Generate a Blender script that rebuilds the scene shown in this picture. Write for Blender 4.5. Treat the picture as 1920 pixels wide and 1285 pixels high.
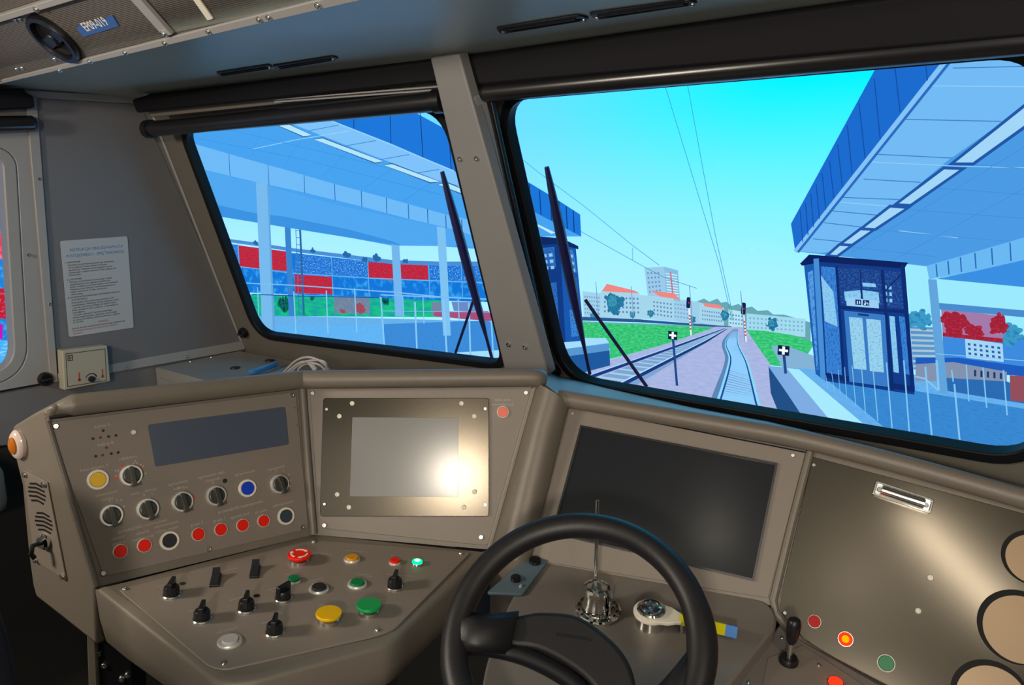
import bpy, bmesh, math, random
from mathutils import Vector, Matrix

for ob in list(bpy.data.objects): bpy.data.objects.remove(ob, do_unlink=True)
scene = bpy.context.scene
col = scene.collection
random.seed(7)

# ------------------------------------------------------------------ camera
cd = bpy.data.cameras.new('camera'); cam = bpy.data.objects.new('camera', cd); col.objects.link(cam)
cd.sensor_width = 36.0; cd.lens = 27.4500; cd.clip_start = 0.02; cd.clip_end = 60
cam.location = (0, 0, 1.7)
cam.rotation_euler = (math.radians(90 - 11.7), 0, math.radians(37.4))
scene.camera = cam

# ------------------------------------------------------------------ world, lamps, exposure
w = bpy.data.worlds.new('world'); scene.world = w; w.use_nodes = True
w.node_tree.nodes['Background'].inputs[0].default_value = (0.75, 0.80, 1.0, 1)
w.node_tree.nodes['Background'].inputs[1].default_value = 0.02
scene.view_settings.view_transform = 'Standard'; scene.view_settings.look = 'None'
scene.view_settings.exposure = 0.0; scene.view_settings.gamma = 1.0
scene.view_settings.use_curve_mapping = False

def area(name, loc, target, sx, sy, power, colr, rz=None):
    l = bpy.data.lights.new(name, 'AREA'); l.shape = 'RECTANGLE'; l.size = sx; l.size_y = sy
    l.energy = power; l.color = colr
    o = bpy.data.objects.new(name, l); col.objects.link(o); o.location = loc
    if rz is None: o.rotation_euler = (Vector(target) - Vector(loc)).to_track_quat('-Z', 'Y').to_euler()
    else:
        z = (Vector(loc) - Vector(target)).normalized(); x = Vector(rz); x = (x - z*x.dot(z)).normalized(); y = z.cross(x)
        o.rotation_euler = Matrix((x, y, z)).transposed().to_euler()
    return o
WARM = (1.0, 0.88, 0.72)
# warm cabin lamps on the ceiling behind and above the driver
area('cabin_lamp_rear', (0.55, -1.20, 1.955), (-0.6, 1.0, 1.1), 0.18, 0.15, 21.0, WARM)
area('cabin_lamp_left', (-1.75, -0.55, 1.93), (-0.9, 0.8, 1.1), 0.30, 0.20, 17.0, WARM)
# unseen soft fill light, added at the rear wall to brighten the cab
area('rear_fill_light', (0.0, -1.55, 1.45), (-0.4, 1.0, 1.45), 2.4, 1.5, 17.0, (1.0, 0.95, 0.88))
# tube lamp under the sloping ceiling panel
area('cabin_lamp_front', (0.36, 0.32, 1.90), (-0.05, 1.3, 1.05), 0.42, 0.03, 2.0, (1.0, 0.88, 0.70), (0.79, -0.61, 0))

# ------------------------------------------------------------------ helpers
def lin(h):
    h = h.lstrip('#'); r = []
    for i in (0, 2, 4):
        c = int(h[i:i+2], 16) / 255
        r.append(c / 12.92 if c <= 0.04045 else ((c + 0.055) / 1.055) ** 2.4)
    return (r[0], r[1], r[2], 1)

def mat(name, hexc, rough=0.5, metal=0.0, bump=0.0, bscale=400, var=0.0, vscale=12, spec=0.5, coat=0.0, trans=0.0):
    m = bpy.data.materials.new(name); m.use_nodes = True
    nt = m.node_tree; b = nt.nodes['Principled BSDF']; c = lin(hexc)
    b.inputs['Base Color'].default_value = c
    b.inputs['Roughness'].default_value = rough; b.inputs['Metallic'].default_value = metal
    b.inputs['Specular IOR Level'].default_value = spec
    b.inputs['Coat Weight'].default_value = coat; b.inputs['Transmission Weight'].default_value = trans
    tc = nt.nodes.new('ShaderNodeTexCoord')
    n = nt.nodes.new('ShaderNodeTexNoise'); n.inputs['Scale'].default_value = vscale; n.inputs['Detail'].default_value = 4
    nt.links.new(tc.outputs['Object'], n.inputs['Vector'])
    mx = nt.nodes.new('ShaderNodeMix'); mx.data_type = 'RGBA'
    v = max(var, 0.02)
    mx.inputs['A'].default_value = tuple(x * (1 - v) for x in c[:3]) + (1,)
    mx.inputs['B'].default_value = tuple(min(1, x * (1 + v)) for x in c[:3]) + (1,)
    nt.links.new(n.outputs['Fac'], mx.inputs['Factor']); nt.links.new(mx.outputs['Result'], b.inputs['Base Color'])
    if bump:
        n2 = nt.nodes.new('ShaderNodeTexNoise'); n2.inputs['Scale'].default_value = bscale; n2.inputs['Detail'].default_value = 2
        bp = nt.nodes.new('ShaderNodeBump'); bp.inputs['Strength'].default_value = bump; bp.inputs['Distance'].default_value = 0.001
        nt.links.new(tc.outputs['Object'], n2.inputs['Vector']); nt.links.new(n2.outputs['Fac'], bp.inputs['Height'])
        nt.links.new(bp.outputs['Normal'], b.inputs['Normal'])
    return m

def glow(name, hexc, strength=1.0, hex2=None, nscale=60, lo=0.5, hi=0.62, stretch=None):
    """light given off by a lit screen or lamp; an optional second tone in a noise pattern"""
    m = bpy.data.materials.new(name); m.use_nodes = True; nt = m.node_tree
    nt.nodes.remove(nt.nodes['Principled BSDF'])
    e = nt.nodes.new('ShaderNodeEmission'); nt.links.new(e.outputs[0], nt.nodes['Material Output'].inputs['Surface'])
    e.inputs['Color'].default_value = lin(hexc); e.inputs['Strength'].default_value = strength
    if hex2:
        tc = nt.nodes.new('ShaderNodeTexCoord'); n = nt.nodes.new('ShaderNodeTexNoise')
        n.inputs['Scale'].default_value = nscale; n.inputs['Detail'].default_value = 5
        src = tc.outputs['Object']
        if stretch:
            mp = nt.nodes.new('ShaderNodeMapping'); mp.inputs['Scale'].default_value = stretch
            nt.links.new(src, mp.inputs['Vector']); src = mp.outputs['Vector']
        nt.links.new(src, n.inputs['Vector'])
        r = nt.nodes.new('ShaderNodeValToRGB'); r.color_ramp.elements[0].position = lo; r.color_ramp.elements[1].position = hi
        r.color_ramp.elements[0].color = lin(hexc); r.color_ramp.elements[1].color = lin(hex2)
        nt.links.new(n.outputs['Fac'], r.inputs['Fac']); nt.links.new(r.outputs['Color'], e.inputs['Color'])
    return m

def frame(f):
    O, ex, ey, n = [Vector(v) for v in f]
    m = Matrix((ex, ey, n)).transposed().to_4x4(); m.translation = O
    return m

def obj(name, bm, mats, parent=None, M=None, loc=None, label=None, bevel=0.0, ang=35):
    bmesh.ops.recalc_face_normals(bm, faces=bm.faces)
    me = bpy.data.meshes.new(name); bm.to_mesh(me); bm.free()
    for m in (mats if isinstance(mats, (list, tuple)) else [mats]): me.materials.append(m)
    for p in me.polygons: p.use_smooth = True
    me.set_sharp_from_angle(angle=math.radians(ang))
    o = bpy.data.objects.new(name, me); col.objects.link(o)
    if parent: o.parent = parent
    if M is not None: o.matrix_local = M
    if loc is not None: o.location = loc
    if label: o['label'] = label
    if bevel:
        b = o.modifiers.new('bevel', 'BEVEL'); b.width = bevel; b.segments = 2; b.limit_method = 'ANGLE'; b.angle_limit = math.radians(40)
    return o

def tag(o, label, cat, group=None, kind=None):
    o['label'] = label; o['category'] = cat
    if group: o['group'] = group
    if kind: o['kind'] = kind
    return o
def struct(o, label=None):
    o['kind'] = 'structure'
    if label: o['label'] = label
    return o
def empty(name, M=None, loc=None):
    o = bpy.data.objects.new(name, None); col.objects.link(o); o.empty_display_size = 0.05
    if M is not None: o.matrix_local = M
    if loc is not None: o.location = loc
    return o

def area2(p): return sum(p[i][0]*p[(i+1) % len(p)][1] - p[(i+1) % len(p)][0]*p[i][1] for i in range(len(p))) / 2
def rnd(poly, r, n=6):
    """round the corners of a 2-D polygon; r one number or one per corner"""
    out = []; N = len(poly)
    for i in range(N):
        rr = r[i] if isinstance(r, (list, tuple)) else r
        p = Vector(poly[i][:2]); a = Vector(poly[i-1][:2]) - p; b = Vector(poly[(i+1) % N][:2]) - p
        la, lb = a.length, b.length
        if rr <= 0 or la < 1e-6 or lb < 1e-6: out.append(tuple(p)); continue
        a.normalize(); b.normalize(); d = min(rr, la * .49, lb * .49)
        for k in range(n + 1):
            t = k / n; q = (p + a*d) * (1-t)**2 + p * 2*t*(1-t) + (p + b*d) * t*t
            out.append((q.x, q.y))
    return out
def prism(bm, poly, z0, z1, mi=0):
    if area2(poly) < 0: poly = poly[::-1]
    lo = [bm.verts.new((p[0], p[1], z0)) for p in poly]; hi = [bm.verts.new((p[0], p[1], z1)) for p in poly]
    fs = [bm.faces.new(hi), bm.faces.new(lo[::-1])]
    N = len(poly)
    for i in range(N): fs.append(bm.faces.new((lo[i], lo[(i+1) % N], hi[(i+1) % N], hi[i])))
    for f in fs: f.material_index = mi
    return fs
def flat(bm, poly, z, mi=0):
    if area2(poly) < 0: poly = poly[::-1]
    f = bm.faces.new([bm.verts.new((p[0], p[1], z)) for p in poly]); f.material_index = mi
def ring(bm, outer, inner, z0, z1, mi=0):
    """frame between two loops with the same number of points"""
    if area2(outer) < 0: outer = outer[::-1]; inner = inner[::-1]
    N = len(outer)
    R = [[bm.verts.new((p[0], p[1], z)) for p in l] for l, z in ((outer, z0), (outer, z1), (inner, z1), (inner, z0))]
    for a in range(4):
        A, B = R[a], R[(a+1) % 4]
        for i in range(N):
            f = bm.faces.new((A[i], A[(i+1) % N], B[(i+1) % N], B[i])); f.material_index = mi
def lathe(bm, prof, c=(0, 0), seg=28, mi=0, sx=1.0, sy=1.0):
    """prof: (radius, height) pairs from the bottom outside to the top middle"""
    rows = []
    for r, z in prof:
        if r < 1e-6: rows.append([bm.verts.new((c[0], c[1], z))])
        else: rows.append([bm.verts.new((c[0] + sx*r*math.cos(2*math.pi*k/seg), c[1] + sy*r*math.sin(2*math.pi*k/seg), z)) for k in range(seg)])
    for a, b in zip(rows, rows[1:]):
        for k in range(seg):
            k2 = (k+1) % seg
            if len(a) == 1 and len(b) == 1: continue
            if len(a) == 1: f = bm.faces.new((a[0], b[k], b[k2]))
            elif len(b) == 1: f = bm.faces.new((a[k], a[k2], b[0]))
            else: f = bm.faces.new((a[k], a[k2], b[k2], b[k]))
            f.material_index = mi
    if len(rows[0]) > 1: bm.faces.new(rows[0][::-1]).material_index = mi
    if len(rows[-1]) > 1: bm.faces.new(rows[-1]).material_index = mi
def tube(bm, path, r, seg=12, closed=False, mi=0, flatten=1.0):
    P = [Vector(p) for p in path]; N = len(P); rows = []; up = None
    for i in range(N):
        a = P[i-1] if (i > 0 or closed) else P[i]; b = P[(i+1) % N] if (i < N-1 or closed) else P[i]
        t = (b - a).normalized()
        if up is None:
            up = Vector((0, 0, 1)) if abs(t.z) < .9 else Vector((1, 0, 0))
        u = (up - t * up.dot(t)).normalized(); v = t.cross(u); up = u
        rr = r[i] if isinstance(r, (list, tuple)) else r
        rows.append([bm.verts.new(P[i] + u*rr*math.cos(2*math.pi*k/seg) + v*rr*flatten*math.sin(2*math.pi*k/seg)) for k in range(seg)])
    for i in range(N if closed else N-1):
        A, B = rows[i], rows[(i+1) % N]
        for k in range(seg): bm.faces.new((A[k], A[(k+1) % seg], B[(k+1) % seg], B[k])).material_index = mi
    if not closed:
        bm.faces.new(rows[0][::-1]).material_index = mi; bm.faces.new(rows[-1]).material_index = mi
def loft(bm, rows, mi=0, closed=False):
    R = [[bm.verts.new(p) for p in r] for r in rows]
    for A, B in zip(R, R[1:]):
        n = len(A)
        for i in range(n if closed else n-1):
            bm.faces.new((A[i], A[(i+1) % n], B[(i+1) % n], B[i])).material_index = mi
    return R
def solid(bm, poly3, off, mi=0):
    """a flat 3-D polygon given thickness along the vector off"""
    off = Vector(off); a = [bm.verts.new(p) for p in poly3]; b = [bm.verts.new(Vector(p) + off) for p in poly3]; N = len(a)
    bm.faces.new(a).material_index = mi; bm.faces.new(b[::-1]).material_index = mi
    for i in range(N): bm.faces.new((a[i], b[i], b[(i+1) % N], a[(i+1) % N])).material_index = mi
def box(bm, c, s, mi=0):
    prism(bm, [(c[0]-s[0]/2, c[1]-s[1]/2), (c[0]+s[0]/2, c[1]-s[1]/2), (c[0]+s[0]/2, c[1]+s[1]/2), (c[0]-s[0]/2, c[1]+s[1]/2)], c[2]-s[2]/2, c[2]+s[2]/2, mi)
def strip(pts, wd):
    """2-D polyline widened to a polygon"""
    L, R = [], []
    for i in range(len(pts)):
        a = Vector(pts[max(0, i-1)]); b = Vector(pts[min(len(pts)-1, i+1)]); d = (b - a).normalized()
        n = Vector((-d.y, d.x)) * ((wd[i] if isinstance(wd, (list, tuple)) else wd) / 2); p = Vector(pts[i]); L.append(tuple(p+n)); R.append(tuple(p-n))
    return L + R[::-1]
def lerp(a, b, t): return tuple(x + (y-x)*t for x, y in zip(a, b))
def smooth(pts, n=8, closed=False):
    """Catmull-Rom curve through the points"""
    P = [Vector(p) for p in pts]; N = len(P); out = []
    for i in range(N if closed else N-1):
        p0 = P[i-1] if (i > 0 or closed) else P[i]; p1 = P[i]; p2 = P[(i+1) % N]; p3 = P[(i+2) % N] if (i+2 < N or closed) else P[(i+1) % N]
        for k in range(n):
            t = k/n
            out.append(tuple(0.5*((2*p1) + (p2-p0)*t + (2*p0-5*p1+4*p2-p3)*t*t + (3*p1-p0-3*p2+p3)*t**3)))
    if not closed: out.append(tuple(P[-1]))
    return out
def text_into(bm, s, pos, size, z, direction=(1, 0), align='CENTER', mi=0, sx=1.0, bold=0.0):
    cu = bpy.data.curves.new('t', 'FONT'); cu.body = s; cu.size = size; cu.align_x = align; cu.resolution_u = 2; cu.offset = bold
    t = bpy.data.objects.new('t', cu); col.objects.link(t)
    me = bpy.data.meshes.new_from_object(t.evaluated_get(bpy.context.evaluated_depsgraph_get()))
    bpy.data.objects.remove(t); bpy.data.curves.remove(cu)
    d = Vector(direction).normalized(); Mx = Matrix(((d.x*sx, -d.y, 0, pos[0]), (d.y*sx, d.x, 0, pos[1]), (0, 0, 1, z), (0, 0, 0, 1)))
    me.transform(Mx)
    k = len(bm.faces); bm.from_mesh(me); bm.faces.ensure_lookup_table()
    for f in list(bm.faces)[k:]: f.material_index = mi
    bpy.data.meshes.remove(me)

# ------------------------------------------------------------------ materials
GREY = mat('grey_console_paint', '766e64', 0.36, bump=0.35, bscale=900, var=0.05, spec=0.5)
PLATE = mat('matt_panel_paint', '847a71', 0.5, bump=0.15, bscale=1500, var=0.04)
DESK = mat('desk_laminate', '7e7771', 0.34, bump=0.1, bscale=900, var=0.04)
METAL_PANEL = mat('satin_metal_panel', '575148', 0.17, metal=0.65, var=0.05)
BRUSHED = mat('brushed_metal_plate', '454037', 0.2, metal=0.8, var=0.06)
WALL = mat('wall_laminate', '8a8886', 0.55, bump=0.1, bscale=900, var=0.05)
WALLDARK = mat('dark_wall_laminate', '747376', 0.55, bump=0.1, bscale=900, var=0.05)
TRIM = mat('painted_metal_trim', 'a09e9e', 0.42, bump=0.05, var=0.04)
FRONTWALL = mat('front_wall_paint', '6e6a62', 0.5, bump=0.2, bscale=900, var=0.04)
PILLAR = mat('pillar_paint', '8c8a89', 0.45, bump=0.2, bscale=900, var=0.04)
CEIL = mat('ceiling_paint', 'b8c0b8', 0.36, bump=0.05, bscale=600, var=0.03)
BLACK = mat('black_plastic', '16161a', 0.35, bump=0.08, bscale=900)
MATTBLACK = mat('black_fabric_blind', '0d0c11', 0.65, bump=0.1, spec=.3)
GLOSSBLACK = mat('glossy_black_tube', '1a191c', 0.28, spec=0.9)
RUBBER = mat('black_rubber', '141519', 0.5, bump=0.1, spec=.25)
STEEL = mat('bright_steel', 'd8d8d6', 0.22, metal=1.0)
RINGSTEEL = mat('satin_ring', 'e6e6e2', 0.32, metal=0.55)
CHROME = mat('polished_chrome', 'e4e2de', 0.06, metal=1.0)
WHITEP = mat('white_plastic', 'e8e2d4', 0.4)
CREAM = mat('cream_plastic', 'b5ae9c', 0.45, var=0.03)
PAPER = mat('laminated_paper', 'b9bcc0', 0.4, var=0.02)
INK = mat('black_ink', '26262a', 0.6)
INKBLUE = mat('blue_ink', '2f78b8', 0.6)
INKRED = mat('red_ink', 'b84a38', 0.6)
LETTER = mat('pale_engraving', 'b4aba1', 0.6)
ORANGEMARK = mat('orange_marking', 'c8553a', 0.6)
RED = mat('red_plastic', 'f0200e', 0.35, spec=.25); GREEN = mat('green_plastic', '0a7a48', 0.35, spec=.25); YELLOW = mat('yellow_plastic', 'e8b608', 0.35)
BRIGHTGREEN = mat('mushroom_green_plastic', '0c9c50', 0.35); ORANGE = mat('orange_plastic', 'd8920c', 0.35); BLUE = mat('blue_plastic', '1040d0', 0.3)
DARKCAP = mat('black_cap_plastic', '22242a', 0.4); SLATE = mat('slate_cap_plastic', '34404e', 0.4); WHITECAP = mat('pale_cap_plastic', 'b4b0b0', 0.4)
LCD = mat('dark_glass_screen', '24262c', 0.08, spec=0.22)
LCDPALE = mat('pale_glass_screen', '838382', 0.17, metal=0.0, spec=0.3)
LCDBLUE = mat('grey_blue_display_window', '4e586a', 0.2, spec=0.5)
LEATHER = mat('black_leather', '1c1b1e', 0.42, bump=0.2, bscale=1200)
TAN = mat('tan_blank_cover', '9c8468', 0.4, metal=0.3)
SEATCLOTH = mat('dark_blue_seat_cloth', '0d0a1a', 0.9, bump=0.3, bscale=500)
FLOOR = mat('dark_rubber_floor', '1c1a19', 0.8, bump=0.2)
AMBER = mat('amber_lens', 'b8681c', 0.2, spec=0.6); CLEAR = mat('clear_plastic_rim', 'd8c4bc', 0.12, spec=0.7, coat=0.5)
CABLE = mat('white_cable', 'cfc6c0', 0.5)
GREYLID = mat('cabinet_grey_paint', '8c8c88', 0.45, bump=0.15, var=0.04)
GREENGLOW = glow('lit_green_lamp', '00e878', 3.0); REDGLOW = glow('lit_red_lamp', 'ff1a08', 5.0); AMBERGLOW = glow('lit_amber_core', 'ffb000', 1.2); WHITEGLOW = glow('lit_pale_green_core', 'd8fff0', 3.0)
def glass_mat():
    m = bpy.data.materials.new('window_glass'); m.use_nodes = True; nt = m.node_tree
    g = nt.nodes['Principled BSDF']; nt.nodes.remove(g)
    t = nt.nodes.new('ShaderNodeBsdfTransparent'); s = nt.nodes.new('ShaderNodeBsdfGlossy'); s.inputs['Roughness'].default_value = 0.02
    x = nt.nodes.new('ShaderNodeMixShader'); x.inputs[0].default_value = 0.015
    nt.links.new(t.outputs[0], x.inputs[1]); nt.links.new(s.outputs[0], x.inputs[2]); nt.links.new(x.outputs[0], nt.nodes['Material Output'].inputs[0])
    return m
GLASS = glass_mat()
def ribbed(name, hexc, per):
    m = mat(name, hexc, 0.4, metal=0.2, var=0.03); nt = m.node_tree; b = nt.nodes['Principled BSDF']
    tc = nt.nodes.new('ShaderNodeTexCoord'); wv = nt.nodes.new('ShaderNodeTexWave'); wv.bands_direction = 'Y'; wv.inputs['Scale'].default_value = per
    bp = nt.nodes.new('ShaderNodeBump'); bp.inputs['Strength'].default_value = 0.5; bp.inputs['Distance'].default_value = 0.0015
    nt.links.new(tc.outputs['Object'], wv.inputs['Vector']); nt.links.new(wv.outputs['Fac'], bp.inputs['Height']); nt.links.new(bp.outputs['Normal'], b.inputs['Normal'])
    return m
RIBBED = ribbed('ribbed_grey_sheet', '68625e', 105)

B = bmesh.new
def screw(parent, p, r, z=0.0, m=None, name='screw'):
    bm = B(); lathe(bm, [(r, 0), (r, r*.45), (r*.8, r*.7), (r*.42, r*.7), (r*.36, r*.35), (0, r*.35)], seg=16)
    return obj(name, bm, m or STEEL, parent, loc=(p[0], p[1], z), ang=50)

# ------------------------------------------------------------------ the cab shell
def offs(poly, d):
    """grow a convex 2-D polygon by d"""
    if area2(poly) < 0: return offs(poly[::-1], d)[::-1]
    N = len(poly); out = []
    for i in range(N):
        p = Vector(poly[i]); a = (p - Vector(poly[i-1])).normalized(); b = (Vector(poly[(i+1) % N]) - p).normalized()
        na = Vector((a.y, -a.x)); nb = Vector((b.y, -b.x)); m = (na + nb); m = m / max(.3, m.dot(na)); q = p + m * d; out.append((q.x, q.y))
    return out
def holed(bm, outer, holes, z0, z1, mi=0):
    es = []
    for L in [outer] + holes:
        v = [bm.verts.new((p[0], p[1], z1)) for p in L]
        es += [bm.edges.new((v[i], v[(i+1) % len(v)])) for i in range(len(v))]
    r = bmesh.ops.triangle_fill(bm, edges=es, use_beauty=True, use_dissolve=False)
    fs = [g for g in r['geom'] if isinstance(g, bmesh.types.BMFace)]
    def inside(q, L):
        c = False
        for i in range(len(L)):
            a, b = L[i], L[i-1]
            if (a[1] > q.y) != (b[1] > q.y) and q.x < (b[0]-a[0])*(q.y-a[1])/(b[1]-a[1]) + a[0]: c = not c
        return c
    bad = [f for f in fs if any(inside(f.calc_center_median(), L) for L in holes)]
    fs = [f for f in fs if f not in bad]
    if bad: bmesh.ops.delete(bm, geom=bad, context='FACES')
    e = bmesh.ops.extrude_face_region(bm, geom=fs)
    bmesh.ops.translate(bm, verts=[g for g in e['geom'] if isinstance(g, bmesh.types.BMVert)], vec=(0, 0, z0 - z1))
    for f in bm.faces: f.material_index = mi

FWL = frame(((-2.4,1.29778,1.93073),(0.99875,0.04998,-0.0),(0.01594,-0.31851,0.94779),(0.04737,-0.9466,-0.3189))); FWR = frame(((-1.21496,1.34431,1.96862),(0.99875,-0.04998,0.0),(-0.01615,-0.32266,0.94638),(-0.0473,-0.94519,-0.32306))); FSW = frame(((-2.4,0.0,0.0),(0.0,1.0,0.0),(0.0,0.0,1.0),(1.0,0.0,0.0))); FCE = frame(((-1.2,1.0,1.94625),(1.0,0.0,0.0),(0.0,-1.0,0.0),(0.0,0.0,-1.0))); FCR = frame(((-1.32591,0.76324,1.94625),(1.0,0.0,0.0),(0.0,-0.72863,0.68491),(0.0,-0.68491,-0.72863))); FPIL = frame(((-1.08623,1.20188,1.94016),(1.0,0.0,0.0),(0.0,-0.32135,0.94696),(0.0,-0.94696,-0.32135)))
# left windscreen opening, in the plane of the left front wall (metres)
WIN_L = rnd([(0.1398,-0.0901),(1.148,-0.0717),(1.1667,-0.7443),(0.1376,-0.7786)], [.045, .085, .05, .075], 8)
WIN_R = rnd([(0.1418,-0.1064),(1.1055,-0.1074),(1.1526,-0.7731),(0.1564,-0.7943)], [.075, .06, .09, .10], 8)
WALL_L = [(0.0716,0.202),(1.2314,0.1905),(1.132,-2.8738),(-1.5518,-4.9681)]
WALL_R = [(0.055,0.149),(1.2734,0.0426),(1.5438,-1.8899),(-0.1713,-2.9641)]
WALL_R[1] = (2.6, WALL_R[1][1]); WALL_R[2] = (2.6, WALL_R[2][1])
bm = B(); holed(bm, WALL_L, [offs(WIN_L, .018)], -.010, 0)
o = struct(obj('wall_front_left', bm, FRONTWALL, M=FWL), 'grey front wall around the left windscreen')
bm = B(); holed(bm, WALL_R, [offs(WIN_R, .018)], -.010, 0)
o = struct(obj('wall_front_right', bm, FRONTWALL, M=FWR), 'grey front wall around the right windscreen')
def windscreen(name, loop, M, label):
    bm = B()
    big = offs(loop, .024)
    ring(bm, offs(loop, .021), loop, -.022, .008)
    o = struct(obj(name, bm, RUBBER, M=M, bevel=.003), label)
    bm = B(); flat(bm, offs(loop, .004), -.018); obj('glass', bm, GLASS, o)
windscreen('window_1', WIN_L, FWL, 'left windscreen in a black rubber seal')
windscreen('window_2', WIN_R, FWR, 'large right windscreen in a black rubber seal')

# left side wall with the side window
_a, _b = (1.2978,1.9307), (1.569,1.1255)
CL = lambda z: (_a[0] + (_b[0] - _a[0])*(z - _a[1])/(_b[1] - _a[1]), z)     # the corner line with the windscreen wall
SIDE_WIN = rnd([(0.5777,1.7491),(0.879,1.7552),(0.8432,1.1838),(0.5661,1.1846)], [.02, .02, .07, .05], 8)
bm = B(); holed(bm, [(-1.7, .2), CL(.2), CL(2.4), (-1.7, 2.4)], [offs(SIDE_WIN, .03)], -.05, 0)
struct(obj('wall_left', bm, WALL, M=FSW), 'grey laminate side wall left of the console')
bm = B(); ring(bm, offs(SIDE_WIN, .034), SIDE_WIN, -.04, .006)
wn = struct(obj('window_3', bm, TRIM, M=FSW, bevel=.004), 'side window at the left edge with a pale rounded frame')
bm = B(); flat(bm, offs(SIDE_WIN, .004), -.03); obj('glass', bm, GLASS, wn)
# pale column panel between the side window and the corner panel, lower wall panel
bm = B(); holed(bm, [(0.6504,1.8267),(0.9671,1.8429),(0.9301,1.1353),(0.9337,1.1282),(0.559,1.1303)], [offs(SIDE_WIN, .035)], .0005, .006)
struct(obj('trim_1', bm, TRIM, M=FSW, bevel=.002), 'pale panel around the side window')
bm = B(); prism(bm, [(0.9816,1.9229),(1.2758,1.9275),(1.5706,1.1446),(0.948,1.1252)], .0005, .004)
struct(obj('trim_2', bm, WALLDARK, M=FSW, bevel=.001), 'dark grey corner panel behind the instruction sheet')
bm = B()
prism(bm, [(0.9542,1.9402),(0.9816,1.9229),(0.948,1.1252),(0.928,1.1293)], .004, .012); prism(bm, [(0.9542,1.9402),(0.9816,1.9229),(1.2858,1.9283),(1.288,1.9503)], .004, .012)
prism(bm, [(0.948,1.1252),(0.9508,1.1503),(1.5709,1.1484),(1.5704,1.1156)], .004, .012)
t3 = struct(obj('trim_3', bm, TRIM, M=FSW, bevel=.002), 'pale edging strips around the corner panel')
for p in [(0.9622,1.7048),(0.9111,1.4981),(0.9505,1.3549),(1.1509,1.1297),(1.3471,1.1304)]: screw(t3, p, .0045, .012)
bm = B(); prism(bm, [(0.5579,1.1221),(1.5648,1.1262),(1.5703,1.1137),(2.077,-0.4149),(0.4702,0.4538)], .0005, .003)
struct(obj('trim_4', bm, WALLDARK, M=FSW), 'dark lower side wall panel')
bm = B(); prism(bm, [(0.5391,0.9793),(0.836,0.9695),(1.245,0.9307),(2.077,-0.4149),(1.1165,-0.4155),(0.4014,-0.0695)], .003, .005)  # near-black sheet: the shade on the lower wall, put in as colour
struct(obj('wall_shade_left', bm, FLOOR, M=FSW), 'dark sheet standing in for the shade low on the left wall')
bm = B(); prism(bm, [(0.5424,1.0041),(0.8157,0.9719),(0.8149,0.9657),(0.5413,0.9958)], .003, .006)
prism(bm, [(0.5593,1.133),(0.9369,1.1307),(0.9364,1.126),(0.5586,1.1275)], .006, .008)
struct(obj('trim_5', bm, BLACK, M=FSW), 'black joints in the lower side wall')
# corner post where the side wall meets the windscreen wall
bm = B(); prism(bm, [(0.0049,-0.018),(0.016,-0.0186),(0.0264,-0.8478),(0.0136,-0.8496)], .0, .004)
struct(obj('trim_6', bm, TRIM, M=FWL, bevel=.002), 'thin edge strip in the front left corner')

# ceiling: a flat strip over the windscreens, a sloping ribbed panel, a higher part behind it
ZC = FCE.translation.z; YE = FCR.translation.y
bm = B(); box(bm, (-.45, (YE + 1.52)/2, ZC + .015), (3.9, 1.52 - YE, .03))
struct(obj('ceiling', bm, CEIL), 'smooth grey ceiling strip above the windscreens')
bm = B(); box(bm, (-.55, (.32 - 1.65)/2, 2.42), (3.8, 1.97, .04))
struct(obj('ceiling_rear', bm, CEIL))
bm = B(); box(bm, (-.5, -1.64, 1.2), (3.9, .06, 2.6)); struct(obj('wall_rear', bm, WALL))
bm = B(); box(bm, (1.33, -.05, 1.2), (.06, 3.3, 2.6)); struct(obj('wall_right', bm, WALL))
bm = B(); box(bm, (-.5, 0, .18), (3.9, 3.6, .06)); struct(obj('floor', bm, FLOOR), 'dark floor below the console')
# ribbed panels (local x along the cab, local y up the slope)
def slope_thing(name, poly, z0, z1, m, label, cat, bevel=.0015, group=None):
    bm = B(); prism(bm, poly, z0, z1); o = obj(name, bm, m, M=FCR, bevel=bevel)
    return tag(o, label, cat, group)
dv0, dv1 = Vector((0.0086,-0.0012)), Vector((0.0114,0.1329)); dk = (dv1 - dv0) / (dv1.y - dv0.y)
dvt = tuple(dv0 + dk*(.60 - dv0.y)); dvb = tuple(dv0)
def along(p, q, x): return (x, p[1] + (q[1] - p[1])*(x - p[0])/(q[0] - p[0]))
foot = [along((-0.7291,-0.0323), (0.2407,-0.0128), x) for x in (-1.07, 2.62)]; shoulder = [along((-0.6633,-0.0221), (0.2564,0.0012), x) for x in (-1.07, 2.62)]
dvf = (dvb[0], along(foot[0], foot[1], dvb[0])[1])
lp = slope_thing('ceiling_panel', [foot[0], dvf, dvt, (-1.07, .60)], -.02, .0, RIBBED, 'ribbed grey ceiling panel carrying the loudspeaker and the number plate', 'panel')
rp = slope_thing('ceiling_panel', [dvf, foot[1], (2.62, .60), dvt], -.02, .0, RIBBED, 'ribbed grey ceiling panel to the right of the dividing strip', 'panel')
bm = B(); prism(bm, [foot[0], foot[1], shoulder[1], shoulder[0]], .0, .006)
o = struct(obj('trim_7', bm, TRIM, M=FCR, bevel=.0015), 'pale metal edge strip along the foot of the ribbed panels')
for p in [(-0.7443,-0.0215),(-0.4444,-0.0262),(-0.3003,-0.0196),(-0.1567,-0.0154),(-0.0157,-0.0123),(0.1243,-0.0074),(0.2634,-0.0046),(0.2873,-0.0043),(0.4031,-0.0014)]: screw(o, p, .0048, .006)
q0, q1 = (-0.0013,-0.0009), (0.0266,-0.0003); wq = q1[0] - q0[0]
qt = (q0[0] + dk.x*(.60 - q0[1]), .60)
bm = B(); prism(bm, [q0, q1, (qt[0] + wq, .60), qt], .0, .008)
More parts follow.
